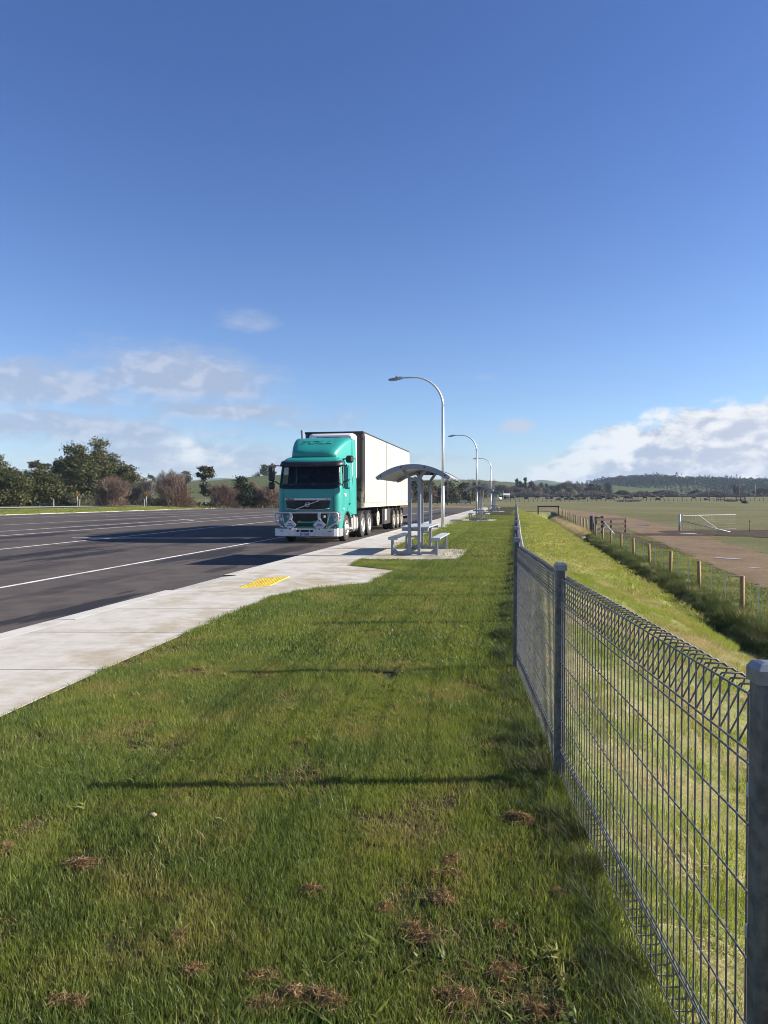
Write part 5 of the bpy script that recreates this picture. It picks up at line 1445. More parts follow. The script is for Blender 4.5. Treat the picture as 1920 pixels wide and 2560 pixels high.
# left group across the road
evergreen(-22, 1137, 190, 100, 'dense dark evergreen cut by the left edge of the picture', 11, 9500, size=.26)
evergreen(66, 1176, 34, 170, 'small dark conifer showing in the gap between two big evergreens', 12, 1800, M_leaf_deep, .30, 'conifer_tree', 'round')
evergreen(104, 1176, 122, 108, 'spreading evergreen on leaning dark trunks, left of the biggest tree', 13, 7500, size=.26, trunk_lean=[(2.6, 3.6, .22), (-1.9, 3.6, .24), (.6, 4.0, .18)])
UMB = [(0, .95, .50, .045), (-.25, .90, .3, .03), (.25, .91, .28, .03)]
gum(90, 1155, 28, 185, 'left of two flat topped umbrella pines on the skyline', 14, UMB, M_bark, 'umbrella_pine', 700, .30, 'umbrella pines on the skyline')
gum(109, 1160, 26, 188, 'right of two flat topped umbrella pines on the skyline', 15, UMB, M_bark, 'umbrella_pine', 700, .30, 'umbrella pines on the skyline')
evergreen(190, 1114, 138, 128, 'biggest broad evergreen, left half of the tallest clump', 16, 11500, size=.28)
evergreen(246, 1099, 118, 134, 'tallest evergreen with an open ragged top', 17, 8000, size=.28, sig=.45)
evergreen(316, 1164, 104, 130, 'rounded evergreen on the right shoulder of the tall clump', 18, 6500, size=.27)
evergreen(150, 1152, 84, 134, 'dark evergreen filling the gap left of the biggest tree', 26, 4500, size=.28)
evergreen(284, 1138, 96, 139, 'dark evergreen behind the reddish bush, right of the tallest tree', 27, 5200, size=.28)
evergreen(352, 1196, 52, 138, 'small grey green evergreen at the right end of the tall clump', 28, 2600, M_leaf_olive, .27)
bare_tree(277, 1191, 82, 107, 'reddish brown leafless bush in front of the tallest evergreen', 19, M_twig_brown, M_barkpale, 'bronze_bush', 4, 3600, True, (M_leaf_bronze, 2400, .085))
bare_tree(362, 1203, 62, 124, 'grey bare bush behind the second yellow sign', 20, M_twig_grey, M_barkgrey, 'bare_bush', 4, 3600, True)
bare_tree(440, 1190, 98, 116, 'wide reddish dome shaped bare tree left of the tall gum', 21, M_twig_brown, M_barkpale, 'bronze_bush', 5, 5000, True, (M_leaf_bronze, 2800, .085))
bare_tree(562, 1210, 76, 126, 'low reddish bare bush between the gum and the dark bush', 22, M_twig_brown, M_barkpale, 'bronze_bush', 4, 4000, True, (M_leaf_bronze, 2300, .085))
bare_tree(668, 1216, 72, 130, 'reddish bare bush partly hidden by the cab of the lorry', 23, M_twig_brown, M_barkpale, 'bronze_bush', 4, 3800, True, (M_leaf_bronze, 2000, .085))
evergreen(604, 1192, 58, 128, 'dark round evergreen bush left of the lorry mirror', 24, 5200, M_leaf_deep, .22, 'evergreen_bush')
bare_tree(633, 1203, 36, 131, 'brown bare bush leaning on the right of the dark round bush', 29, M_twig_brown, M_barkgrey, 'bare_bush', 4, 2400, True, (M_leaf_bronze, 900, .085))
gum(512, 1166, 44, 132, 'tall slender gum tree with a pale trunk and two leaf clumps', 25, [(-.1, .93, .26, .06), (.22, .90, .26, .07), (-.38, .82, .14, .05), (.05, .80, .28, .07), (.30, .78, .18, .06), (-.12, .70, .14, .05), (.28, .50, .34, .10), (-.05, .55, .22, .08), (.1, .40, .3, .06)], None, 'gum_tree', 2600, .22)
for i, (px, yt, w_) in enumerate([(404, 1178, 50), (428, 1175, 44), (448, 1180, 40)]):
    bare_tree(px, yt, w_, 320, ['leftmost', 'middle', 'rightmost'][i] + ' of three grey bare trees on the left skyline', 31 + i, M_twig_grey, M_barkgrey, 'bare_tree', 5, 1500, False, group='grey bare trees on the left skyline', twig_w=.06, twig_l=1.0)
gum(466, 1176, 24, 330, 'small round gum on the skyline right of the bare trees', 35, [(0, .85, .36, .12), (-.22, .72, .28, .1), (.24, .7, .28, .1), (0, .58, .25, .08)], None, 'gum_tree', 1000, .4)
gum(381, 1184, 22, 330, 'small wispy gum on the skyline left of the bare trees', 36, [(-.1, .88, .3, .08), (.25, .75, .25, .08), (-.3, .62, .3, .10), (0, .4, .5, .12)], None, 'gum_tree', 800, .4)
gum(662, 1160, 22, 400, 'left of two tall gums on the hill crest beside the lorry', 37, [(0, .88, .36, .11), (-.2, .74, .3, .1), (.2, .70, .3, .1), (0, .5, .35, .1)], None, 'gum_tree', 1100, .5, 'gums on the hill crest', 0)
gum(678, 1158, 20, 402, 'right of two tall gums on the hill crest beside the lorry', 38, [(0, .88, .36, .11), (-.2, .76, .3, .1), (.22, .70, .3, .1), (0, .56, .3, .1)], None, 'gum_tree', 1000, .5, 'gums on the hill crest', 0)
bare_tree(643, 1180, 22, 400, 'small bare tree left of the gums on the hill crest', 39, M_twig_grey, M_barkgrey, 'bare_tree', 4, 700, False, twig_w=.07, twig_l=1.0)
# scrub strip between the road and the trees
def scrub(name, label, pts, n, h, size, m, seed, cat, depth=3.0, aspect=1.0, kind=None):
    rg = np.random.default_rng(seed)
    L = np.array(pts, float); t = rg.random(n) * (len(L) - 1); i = np.minimum(t.astype(int), len(L) - 2); f = (t - i)[:, None]
    base = L[i] * (1 - f) + L[i + 1] * f
    env = h * (.62 + .38 * np.sin(base[:, 0] * .31 + 1.3 * np.sin(base[:, 0] * .11 + base[:, 1] * .07)))
    C = np.column_stack([base[:, 0] + rg.normal(size=n) * depth * .4, base[:, 1] + rg.normal(size=n) * depth, base[:, 2] + env * rg.random(n) ** .8])
    al = None if aspect == 1.0 else np.tile(np.array([0, 0, 1.0]), (n, 1))
    o = link_mesh(name, poly_mesh(name, cards(rg, C, size, aspect, al), 4), m)
    return tag(o, label, cat, kind=kind)
def line_pts(pairs, D):
    out = []
    for px in pairs: q = place(px, 0, D); out.append((q.x, q.y, q.z))
    return out
scrub('undergrowth', 'grey brown undergrowth along the foot of the trees across the road', line_pts([40, 120, 200, 300, 380, 460, 540, 620, 700, 760], 124), 15000, 1.9, .13, M_leaf_olive, 41, 'undergrowth', 3.5, 2.6, 'stuff')
scrub('roadside_hedge', 'low dark hedge at the foot of the left evergreens', line_pts([-40, 20, 60, 130, 200, 260], 106), 6000, 1.3, .16, M_leaf_deep, 42, 'hedge', 2.0)
scrub('field_hedge', 'dark hedge line crossing the field below the skyline trees', line_pts([330, 380, 430, 480, 520], 300), 3500, 2.6, .45, M_leaf_deep, 43, 'hedge', 2.0)
# centre, beyond the car park
for i, (px, yt, w_, D_, lb) in enumerate([(1040, 1193, 62, 205, 'dark eucalypt directly behind the shelter posts'), (1076, 1203, 50, 215, 'rusty eucalypt right of the shelter posts'), (1118, 1203, 60, 212, 'round dark eucalypt behind the nearest lamp post'), (1160, 1207, 56, 225, 'dark eucalypt right of the lamp post'), (1005, 1198, 50, 205, 'dark eucalypt at the rear end of the trailer'), (1190, 1204, 52, 300, 'dark evergreen under the row of poplars'), (950, 1190, 80, 215, 'tall eucalypt hidden mostly by the trailer')]):
    evergreen(px, yt, w_, D_, lb, 60 + i, 3000, M_leaf_olive, .34, 'eucalypt_tree', 'round', bark=M_barkpale)
bare_tree(1068, 1218, 40, 195, 'reddish bare bush at the foot of the eucalypts', 70, M_twig_brown, M_barkgrey, 'bare_bush', 4, 1600, True, twig_w=.04)
bare_tree(1022, 1216, 36, 192, 'grey bare bush behind the left shelter post', 71, M_twig_grey, M_barkgrey, 'bare_bush', 4, 1500, True, twig_w=.04)
# poplars: narrow upright bare trees
pop0 = []
def poplar(seed):
    rng = random.Random(seed); rg = np.random.default_rng(seed); b = MB(); H = 16
    b.tube([(0, 0, -.3), (.05, 0, H * .5), (0, 0, H)], [.22, .14, .03], 6)
    tw = []
    for k in range(60):
        z = rng.uniform(.14, .93) * H; a = rng.uniform(0, 6.28); L = rng.uniform(1.6, 3.2) * (1 - .5 * z / H)
        p = Vector((0, 0, z)); q = p + Vector((cos(a) * .28, sin(a) * .28, 1)).normalized() * L; b.tube([p, q], [.05, .015], 3, caps=False)
    return b
pr_ = [poplar(s) for s in (1, 2, 3)]; pf = {}
rr = random.Random(77)
for i in range(26):
    px = 1171 + i * 2.75 + rr.uniform(-.6, .6); k = i % 3; D_ = 520 + rr.uniform(-6, 6); loc = place(px, 0, D_)
    if k not in pf: o = pr_[k].build('poplar_tree', M_twig_purple); pf[k] = o
    else: o = pf[k].copy(); COL.objects.link(o)
    ht = CZ + (1246 - (1197 + rr.uniform(-2, 3) + (2 if px > 1205 else 0))) / FPX * D_ - loc.z
    o.location = loc; o.scale = (1.15, 1.15, ht / 16.0); o.rotation_euler = (0, 0, rr.uniform(0, 6.28))
    tag(o, 'slim bare poplar in the close row above the second shelter', 'tree', 'row of bare poplars')
# bare wood right of the poplars
for i in range(13):
    px = 1216 + i * 8.2; bare_tree(px, 1211 + (i * 7 % 5) + i * .5, 34, 440 + (i * 13 % 30), 'grey mauve bare tree in the wood right of the poplars', 80 + i, M_twig_purple if i % 3 else M_twig_grey, M_barkgrey, 'bare_tree', 4, 1500, False, group='bare trees in the wood right of the poplars', twig_w=.10, twig_l=1.1)
for i, (px, yt, w_, lb) in enumerate([(1292, 1197, 9, 'leftmost pointed conifer of the small group'), (1300, 1203, 10, 'second pointed conifer of the small group'), (1313, 1194, 9, 'tallest thin conifer of the small group'), (1305, 1210, 22, 'broad dark conifer at the foot of the small group')]):
    evergreen(px, yt, w_, 450, lb, 100 + i, 1300, M_leaf_deep, .5, 'conifer_tree', 'cone', sig=.5)
for i, (px, yt, w_, D_, lb) in enumerate([(1329, 1203, 24, 455, 'rounded dark evergreen right of the conifers'), (1353, 1207, 16, 600, 'first round evergreen on the distant green hill'), (1366, 1209, 16, 600, 'second round evergreen on the distant green hill'), (1380, 1214, 30, 500, 'broad dark evergreen below the distant hill'), (1394, 1221, 18, 480, 'small dark evergreen left of the pale bare trees'), (1424, 1217, 20, 430, 'dark reddish evergreen among the pale bare trees'), (1480, 1209, 56, 470, 'big dark spreading evergreen left of the forest'), (1519, 1206, 22, 560, 'dark evergreen at the foot of the forest'), (1508, 1216, 14, 520, 'small dark evergreen below the forest edge'), (1806, 1200, 8, 930, 'tall lone tree sticking out of the right forest skyline'), (1841, 1199, 8, 930, 'second tall tree sticking out of the right forest skyline')]):
    evergreen(px, yt, w_, D_, lb, 110 + i, 1700, M_leaf_deep if i != 5 else M_leaf_olive, .55, 'evergreen_tree', 'round', sig=.6)
for i, (px, yt, w_) in enumerate([(1408, 1207, 40), (1432, 1203, 42), (1452, 1210, 34), (1342, 1216, 34), (1362, 1220, 26), (1497, 1210, 30)]):
    bare_tree(px, yt, w_, 450 + i * 5, ['left of the big pale bare trees before the far hill', 'tallest of the big pale bare trees before the far hill', 'right of the big pale bare trees before the far hill', 'brown bare tree below the distant green hill', 'small brown bare tree beside the broad evergreen', 'grey bare tree right of the big spreading evergreen'][i], 130 + i, M_twig_grey if i != 3 else M_twig_brown, M_barkgrey, 'bare_tree', 5, 2200, False, twig_w=.09, twig_l=1.1)
for i, (px, yt, w_) in enumerate([(1838, 1211, 14), (1846, 1214, 12), (1893, 1220, 22), (1910, 1222, 20)]):
    bare_tree(px, yt, w_, 400, ['slim bare tree at the two close poles', 'shorter slim bare tree at the two close poles', 'pale bare bush near the right edge', 'pale bare bush cut by the right edge'][i], 150 + i, M_twig_grey, M_barkgrey, 'bare_tree', 4, 1200, False, twig_w=.08, twig_l=.9)
scrub('farm_hedge', 'long dark hedge behind the cattle along the far side of the paddock', line_pts(list(range(1262, 1866, 30)), 396), 42000, 3.3, .20, M_twig_purple, 45, 'hedge', 2.2, 3.0)
scrub('farm_hedge', 'taller dark green hedge line behind the long brown hedge', line_pts(list(range(1440, 1800, 30)), 430), 9000, 3.6, .6, M_leaf_deep, 46, 'hedge', 1.5)
scrub('farm_hedge', 'low hedge near the right edge of the far paddock', line_pts([1850, 1880, 1920, 1960, 2000], 405), 6000, 2.4, .22, M_twig_grey, 47, 'hedge', 2.0, 2.5)
scrub('rushes', 'dark rushes along the far paddock fence', line_pts([1545, 1560, 1580, 1600], 236), 700, .8, .12, M_twig_purple, 48, 'rushes', 1.0, 3.0, 'stuff')
scrub('rushes', 'dark rushes beside the rail pens', line_pts([1815, 1840], 234), 400, .8, .12, M_twig_purple, 49, 'rushes', 1.0, 3.0, 'stuff')
# plantation covering the far hill
def plantation():
    rg = np.random.default_rng(7); fwd = np.array([-sin(YAW), cos(YAW), 0]); out = []
    pxs = np.array([p[0] for p in FOREST], float); pys = np.array([p[1] for p in FOREST], float)
    C = []; S = []
    for row in range(16):
        t = 1.06 - row * .058
        for px in np.arange(1430, 2120, 3.3):
            px += rg.uniform(-1.2, 1.2)
            if 1668 < px < 1686 and row < 14 and rg.random() < .9: continue
            if px < 1470 + row * 4 and rg.random() < .75: continue
            if px < 1640 and row > 9 and rg.random() < .82: continue
            yc = np.interp(px, pxs, pys); p = np.array(AT(px, yc, 950)); q = p + fwd * (t - 1) * 260
            hb = gz(q[0], 600) - 2; k = smooth01(t) if t <= 1 else smooth01(2 - t); z = hb + (p[2] - hb) * k
            if z < 0: continue
            C.append((q[0], q[1], z)); S.append(rg.uniform(6.0, 9.5) * (1.0 if rg.random() < .93 else 1.35))
    C = np.array(C); S = np.array(S); n = len(C); m = 26
    hgt = rg.random((n, m)) ** .8; ang = rg.uniform(0, 2 * pi, (n, m))
    rad = S[:, None] * .24 * (1.02 - hgt) ** .55 * (.5 + .5 * rg.random((n, m)))
    P = np.stack([C[:, None, 0] + rad * np.cos(ang), C[:, None, 1] + rad * np.sin(ang), C[:, None, 2] + S[:, None] * (.12 + .88 * hgt)], -1).reshape(-1, 3)
    o = link_mesh('pine_forest', poly_mesh('pine_forest', cards(rg, P, .85, 1.2), 4), leaf_mat('pine needles', (.030, .046, .024), (.052, .068, .036), None, .12, .7))
    tag(o, 'dark pine plantation covering the long hill at right', 'forest', kind='stuff')
plantation()

# ------------------------------------------------------------ grass
def blade_patch(name, seed, n, rad, h, hvar, wd, m, lean=.45, flat=0.0, segs=3):
    """a small patch of separate bent blades"""
    rg = np.random.default_rng(seed)
    r = rad * np.sqrt(rg.random(n)); a = rg.uniform(0, 2 * pi, n)
    base = np.column_stack([r * np.cos(a), r * np.sin(a), np.full(n, -.012)])
    H = h * (1 - hvar + 2 * hvar * rg.random(n)); la = rg.uniform(0, 2 * pi, n); le = lean * rg.random(n) ** .7 + flat
    dirx, diry = np.cos(la), np.sin(la); fa = rg.uniform(0, pi, n)
    sx, sy = np.cos(fa) * wd / 2, np.sin(fa) * wd / 2
    V = []
    for k in range(segs + 1):
        t = k / segs; out = H * le * t ** 1.7; z = H * t * (1 - .28 * np.minimum(le, 1.6) * t)
        c = base + np.column_stack([dirx * out, diry * out, z]); ww = (1 - t) ** .7 if k < segs else 0.06
        V.append(c - np.column_stack([sx, sy, 0 * sx]) * ww); V.append(c + np.column_stack([sx, sy, 0 * sx]) * ww)
    V = np.stack(V, 1)                       # n, 2(segs+1), 3
    nv = 2 * (segs + 1)
    F = []
    for k in range(segs): F.append([2 * k, 2 * k + 1, 2 * k + 3, 2 * k + 2])
    F = (np.array(F)[None] + (np.arange(n) * nv)[:, None, None]).reshape(-1, 4)
    me = bpy.data.meshes.new(name)
    me.vertices.add(n * nv); me.vertices.foreach_set('co', V.astype(np.float32).ravel())
    me.loops.add(F.size); me.loops.foreach_set('vertex_index', F.astype(np.int32).ravel())
    me.polygons.add(len(F)); me.polygons.foreach_set('loop_start', np.arange(0, F.size, 4, dtype=np.int32))
    me.polygons.foreach_set('use_smooth', np.ones(len(F), bool))
    me.update(calc_edges=True); me.materials.append(m)
    return bpy.data.objects.new(name, me)    # kept out of the scene: only the scatter refers to it
def scatter(name, pts, rot, scl, idx, protos, label, cat):
    me = bpy.data.meshes.new(name); n = len(pts)
    me.vertices.add(n); me.vertices.foreach_set('co', np.asarray(pts, np.float32).ravel())
    for nm, typ, arr in (('rot', 'FLOAT', rot), ('scl', 'FLOAT', scl), ('idx', 'INT', idx)):
        at = me.attributes.new(nm, typ, 'POINT'); at.data.foreach_set('value', np.asarray(arr, np.int32 if typ == 'INT' else np.float32))
    me.update()
    for p in protos: me.materials.append(p.data.materials[0]) if p.data.materials[0].name not in [m.name for m in me.materials] else None
    o = bpy.data.objects.new(name, me); COL.objects.link(o)
    ng = bpy.data.node_groups.new(name, 'GeometryNodeTree')
    ng.interface.new_socket('Geometry', in_out='INPUT', socket_type='NodeSocketGeometry'); ng.interface.new_socket('Geometry', in_out='OUTPUT', socket_type='NodeSocketGeometry')
    N = ng.nodes; gi = N.new('NodeGroupInput'); go = N.new('NodeGroupOutput'); ip = N.new('GeometryNodeInstanceOnPoints'); jn = N.new('GeometryNodeJoinGeometry')
    Lk = ng.links.new
    for p in reversed(protos):
        oi = N.new('GeometryNodeObjectInfo'); oi.inputs['Object'].default_value = p; gi_ = N.new('GeometryNodeGeometryToInstance')
        Lk(oi.outputs['Geometry'], gi_.inputs[0]); Lk(gi_.outputs[0], jn.inputs[0])
    def attr(nm, typ):
        a = N.new('GeometryNodeInputNamedAttribute'); a.data_type = typ; a.inputs['Name'].default_value = nm
        return [s for s in a.outputs if s.enabled and s.name == 'Attribute'][0]
    cx = N.new('ShaderNodeCombineXYZ'); Lk(attr('rot', 'FLOAT'), cx.inputs[2])
    Lk(gi.outputs[0], ip.inputs['Points']); Lk(jn.outputs[0], ip.inputs['Instance']); ip.inputs['Pick Instance'].default_value = True
    Lk(attr('idx', 'INT'), ip.inputs['Instance Index']); Lk(cx.outputs[0], ip.inputs['Rotation']); Lk(attr('scl', 'FLOAT'), ip.inputs['Scale'])
    Lk(ip.outputs[0], go.inputs[0])
    md = o.modifiers.new('scatter', 'NODES'); md.node_group = ng
    return tag(o, label, cat, kind='stuff')
def inside(poly, X, Y):
    X = np.asarray(X); Y = np.asarray(Y); c = np.zeros(X.shape, bool); n = len(poly)
    for i in range(n):
        x1, y1 = poly[i]; x2, y2 = poly[(i + 1) % n]
        if y1 == y2: continue
        t = (y1 > Y) != (y2 > Y); xx = (x2 - x1) * (Y - y1) / (y2 - y1) + x1
        c ^= t & (X < xx)
    return c
def vnoise(X, Y, s, seed):
    """cheap smooth value noise for placing things"""
    rg = np.random.default_rng(seed); T = rg.random((64, 64)); x = X / s; y = Y / s
    xi = np.floor(x).astype(int); yi = np.floor(y).astype(int); u = x - xi; v = y - yi; u = u * u * (3 - 2 * u); v = v * v * (3 - 2 * v)
    g_ = lambda a, b: T[a % 64, b % 64]
    return (g_(xi, yi) * (1 - u) + g_(xi + 1, yi) * u) * (1 - v) + (g_(xi, yi + 1) * (1 - u) + g_(xi + 1, yi + 1) * u) * v
def grid_pts(x0, x1, y0, y1, sp, rg):
    X, Y = np.meshgrid(np.arange(x0, x1, sp), np.arange(y0, y1, sp)); X = X.ravel(); Y = Y.ravel()
    return X + rg.uniform(-.5, .5, X.shape) * sp, Y + rg.uniform(-.5, .5, Y.shape) * sp
M_g1 = leaf_mat('lawn blade', (.165, .205, .042), (.235, .275, .060), (.265, .245, .085), .45, .48, 1.3, .28)
M_g2 = leaf_mat('lawn blade deep', (.105, .155, .038), (.165, .210, .055), None, .45, .45, 1.3, .32)
M_gdry = leaf_mat('dry blade', (.25, .165, .085), (.42, .30, .16), None, .30, .6, 1.0, .2)
M_gb = leaf_mat('bank blade', (.185, .240, .038), (.265, .310, .058), (.30, .27, .10), .42, .45, .8, .3)
M_gd = leaf_mat('ditch blade', (.050, .082, .018), (.085, .118, .028), (.105, .115, .040), .30, .5, .7, .25)
M_straw = leaf_mat('straw', (.42, .33, .17), (.62, .52, .31), None, .25, .6, 1.0, .25)
near = [blade_patch('lawn_patch', 200 + i, 260, .13, .032, .5, .0030, M_g1 if i % 2 else M_g2, .65) for i in range(6)]
tuft = [blade_patch('tuft_patch', 210 + i, 110, .085, .056, .4, .0034, M_g2 if i else M_g1, .7) for i in range(2)]
dry = [blade_patch('dry_patch', 215 + i, 60, .13, .035, .5, .0030, M_gdry, 1.2, .4) for i in range(2)]
mid = [blade_patch('lawn_patch_wide', 220 + i, 230, .26, .036, .45, .0072, M_g1 if i % 2 else M_g2, .65, segs=2) for i in range(5)]
far = [blade_patch('lawn_patch_far', 230 + i, 190, .6, .042, .4, .017, M_g1 if i % 2 else M_g2, .65, segs=2) for i in range(4)]
rg = np.random.default_rng(5)
HOLES = [(-1.70, 2.60, .15), (-1.52, 2.75, .09), (.02, 3.27, .12), (-.24, 2.6, .10), (-.05, 2.42, .08)]
def lawn_ok(X, Y, marg=.03):
    fxx = np.interp(Y, [p[1] for p in FP], [p[0] for p in FP])
    ok = (X < fxx + .12)
    for dx, dy in ((0, 0), (marg, 0), (-marg, 0), (0, marg), (0, -marg)): ok &= ~inside(PATH, X + dx, Y + dy)
    ok &= X > -5.2
    for hx, hy, hr in HOLES: ok &= (X - hx) ** 2 + ((Y - hy) * .8) ** 2 > (hr * .8) ** 2
    return ok
def view_ok(X, Y, m=.25):
    cx = X * cos(YAW) + Y * sin(YAW); d = -X * sin(YAW) + Y * cos(YAW)
    return (d > -1.5) & (np.abs(cx) < np.maximum(d, 0) * .541 + m + 2.2)      # a margin wide enough for a step to the side
protos_lawn = near + tuft + dry
def lawn_zone(name, y0, y1, sp, protos, marg, label, tuftp=.05, dryp=.03, x0=-4.2):
    X, Y = grid_pts(x0, .95, y0, y1, sp, rg)
    k = lawn_ok(X, Y, marg) & view_ok(X, Y); X, Y = X[k], Y[k]; n = len(X)
    nz = vnoise(X + 50, Y, .55, 1) * .6 + vnoise(X + 50, Y, .17, 2) * .4
    thin = vnoise(X + 50, Y, .32, 3)
    k = ~((thin > .78) & (rg.random(n) < .5)); X, Y, nz = X[k], Y[k], nz[k]; n = len(X)
    scl = .46 + 1.0 * nz + rg.uniform(-.12, .12, n)
    nb = len(protos); base_n = nb - (4 if protos is protos_lawn else 0)
    idx = np.where(nz + rg.normal(size=n) * .12 > .5, rg.integers(0, base_n, n) // 2 * 2 % base_n, np.minimum(base_n - 1, rg.integers(0, base_n, n) // 2 * 2 + 1))
    if protos is protos_lawn:
        u = rg.random(n); big = vnoise(X + 50, Y, .42, 9)
        idx = np.where((u < tuftp) | ((big > .74) & (u < .34)), base_n + rg.integers(0, 2, n), idx); idx = np.where((u > 1 - dryp) | ((thin[k] > .70) & (u > .55)), base_n + 2 + rg.integers(0, 2, n), idx)
    scatter(name, np.column_stack([X, Y, np.full(n, .004)]), rg.uniform(0, 6.28, n), scl, idx, protos, label, 'grass')
lawn_zone('lawn_grass', -1.2, 6.2, .08, protos_lawn, .10, 'short thick lawn grass of the near foreground between path and fence')
lawn_zone('lawn_grass', 6.2, 17.5, .17, mid, .15, 'lawn grass beyond the foreground, up to the first picnic shelter')
lawn_zone('lawn_grass', 17.5, 62, .40, far, .10, 'distant lawn grass behind the first picnic shelter', x0=-4.0)
weed = [blade_patch('weed_patch', 246 + i, 16, .035, .034, .4, .013, M_g2 if i else M_g1, 1.5, .5) for i in range(2)]
X = rg.uniform(-4, .2, 900); Y = rg.uniform(1.2, 9, 900); k = lawn_ok(X, Y, .08) & view_ok(X, Y) & (vnoise(X + 30, Y, .7, 12) > .55); X, Y = X[k], Y[k]; n = len(X)
scatter('lawn_weeds', np.column_stack([X, Y, np.full(n, .012)]), rg.uniform(0, 6.28, n), rg.uniform(.6, 1.5, n), rg.integers(0, 2, n), weed, 'small broad leaved weeds dotted through the lawn', 'weeds')
# fringe of blades hanging over the concrete edges
fr1 = [blade_patch('edge_patch', 236 + i, 34, .045, .050, .5, .0032, M_g1 if i else M_g2, 1.0) for i in range(2)]
fr2 = [blade_patch('edge_patch_wide', 238 + i, 40, .07, .052, .5, .0070, M_g1 if i else M_g2, 1.0, segs=2) for i in range(2)]
ex_, ey_ = [], []
for (x1, y1), (x2, y2) in zip(PATH[1:-2], PATH[2:-1]):
    L_ = sqrt((x2 - x1) ** 2 + (y2 - y1) ** 2); nx, ny = (y2 - y1) / L_, -(x2 - x1) / L_
    m_ = int(L_ / .03); t_ = rg.random(m_); o_ = .03 + .11 * rg.random(m_)
    ex_.append(x1 + (x2 - x1) * t_ + nx * o_); ey_.append(y1 + (y2 - y1) * t_ + ny * o_)
X, Y = np.concatenate(ex_), np.concatenate(ey_); k = view_ok(X, Y) & (Y < 30) & ~inside(PATH, X, Y); X, Y = X[k], Y[k]; n = len(X)
scatter('edge_grass', np.column_stack([X, Y, np.full(n, -.006)]), rg.uniform(0, 6.28, n), rg.uniform(.6, 1.25, n), np.where(Y < 7, rg.integers(0, 2, n), 2 + rg.integers(0, 2, n)), fr1 + fr2, 'ragged grass fringe along the edge of the concrete path', 'grass')
# long fence-foot grass, coloured dark and widened to paint in the mesh's shade
M_gshade = leaf_mat('rank grass blade with painted shade', (.020, .038, .010), (.045, .068, .018), (.07, .075, .028), .18, .5, 2.0, .3)
tall = [blade_patch('fence_grass_patch', 240 + i, 90, .07, .14, .5, .0040, M_gshade if i < 3 else M_g2, 1.0) for i in range(4)]
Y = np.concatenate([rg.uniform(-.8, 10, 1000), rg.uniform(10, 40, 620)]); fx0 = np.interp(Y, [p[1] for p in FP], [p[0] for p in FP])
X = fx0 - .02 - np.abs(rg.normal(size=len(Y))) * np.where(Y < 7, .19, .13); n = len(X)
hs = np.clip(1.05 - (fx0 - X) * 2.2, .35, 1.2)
scatter('fence_grass', np.column_stack([X, Y, np.full(n, -.012)]), rg.uniform(0, 6.28, n), hs * (.36 + .66 * vnoise(X + 5, Y, .45, 4)), rg.integers(0, 4, n), tall, 'long unmown grass at the foot of the mesh fence, its dark colour painting the fence shade', 'grass')
# bank beyond the fence
bk_n = [blade_patch('bank_patch', 250 + i, 150, .16, .075, .5, .0045, M_gb, .9) for i in range(3)] + [blade_patch('bank_straw_patch', 255 + i, 110, .17, .085, .5, .0034, M_straw, 1.4, .9) for i in range(3)]
bk_f = [blade_patch('bank_patch_far', 260 + i, 190, .55, .08, .5, .012, M_gb, 1.1, .3, segs=2) for i in range(3)] + [blade_patch('bank_straw_far', 265 + i, 120, .5, .09, .5, .012, M_straw, 1.4, 1.3, segs=2) for i in range(2)]
def bank_zone(name, y0, y1, sp, protos, ng, label):
    X, Y = grid_pts(.1, 4.45, y0, y1, sp, rg)
    fxx = np.interp(Y, [p[1] for p in FP], [p[0] for p in FP]); k = (X > fxx + .08) & view_ok(X, Y, .6); X, Y = X[k], Y[k]; n = len(X)
    Z = np.array([bank_h(x, y) for x, y in zip(X, Y)]) - .005
    dr = vnoise(X * .55 + 40, Y + 9, .8, 6) * .6 + vnoise(X + 40, Y, .28, 7) * .4 + .12 * (Y < 14) - .02 * (Y < 30) - .08 * (Y > 14)
    isd = dr + rg.normal(size=n) * .10 > .58
    idx = np.where(isd, ng + rg.integers(0, len(protos) - ng, n), rg.integers(0, ng, n))
    keep = ~((dr > .74) & (rg.random(n) < .35)); X, Y, Z, idx = X[keep], Y[keep], Z[keep], idx[keep]; n = len(X)
    scatter(name, np.column_stack([X, Y, Z]), rg.uniform(0, 6.28, n), rg.uniform(.55, 1.25, n), idx, protos, label, 'grass')
bank_zone('bank_grass', -.5, 19, .15, bk_n, 3, 'sunlit green grass and cut straw on the near part of the bank behind the fence')
bank_zone('bank_grass', 19, 96, .38, bk_f, 3, 'bright yellow green grass on the far part of the bank')
# ditch and fence line
dt = [blade_patch('ditch_patch', 270 + i, 150, .30, .30, .5, .010, M_gd, 1.0) for i in range(4)] + [blade_patch('ditch_dry', 275, 90, .3, .34, .4, .008, M_straw, .8)]
X, Y = grid_pts(4.25, 6.25, 4, 98, .26, rg); k = view_ok(X, Y, 1.5); X, Y = X[k], Y[k]; n = len(X)
Z = np.array([bank_h(x, y) for x, y in zip(X, Y)]) - .02
sc = (.40 + .62 * vnoise(X + 20, Y, 1.1, 8)) * np.where(X < 4.5, .55, 1.0) * np.where(X > 5.9, .7, 1.0)
scatter('ditch_grass', np.column_stack([X, Y, Z]), rg.uniform(0, 6.28, n), sc, np.where((rg.random(n) < .05), 4, rg.integers(0, 4, n)), dt, 'long dark green grass filling the ditch below the bank', 'grass')
X, Y = grid_pts(4.9, 6.0, 60, 104, .3, rg); n = len(X)
scatter('dry_grass', np.column_stack([X, Y, np.array([bank_h(x, y) for x, y in zip(X, Y)]) + .05]), rg.uniform(0, 6.28, n), rg.uniform(.9, 1.5, n), np.full(n, 4), dt, 'pale dry grass along the far farm fence', 'grass')
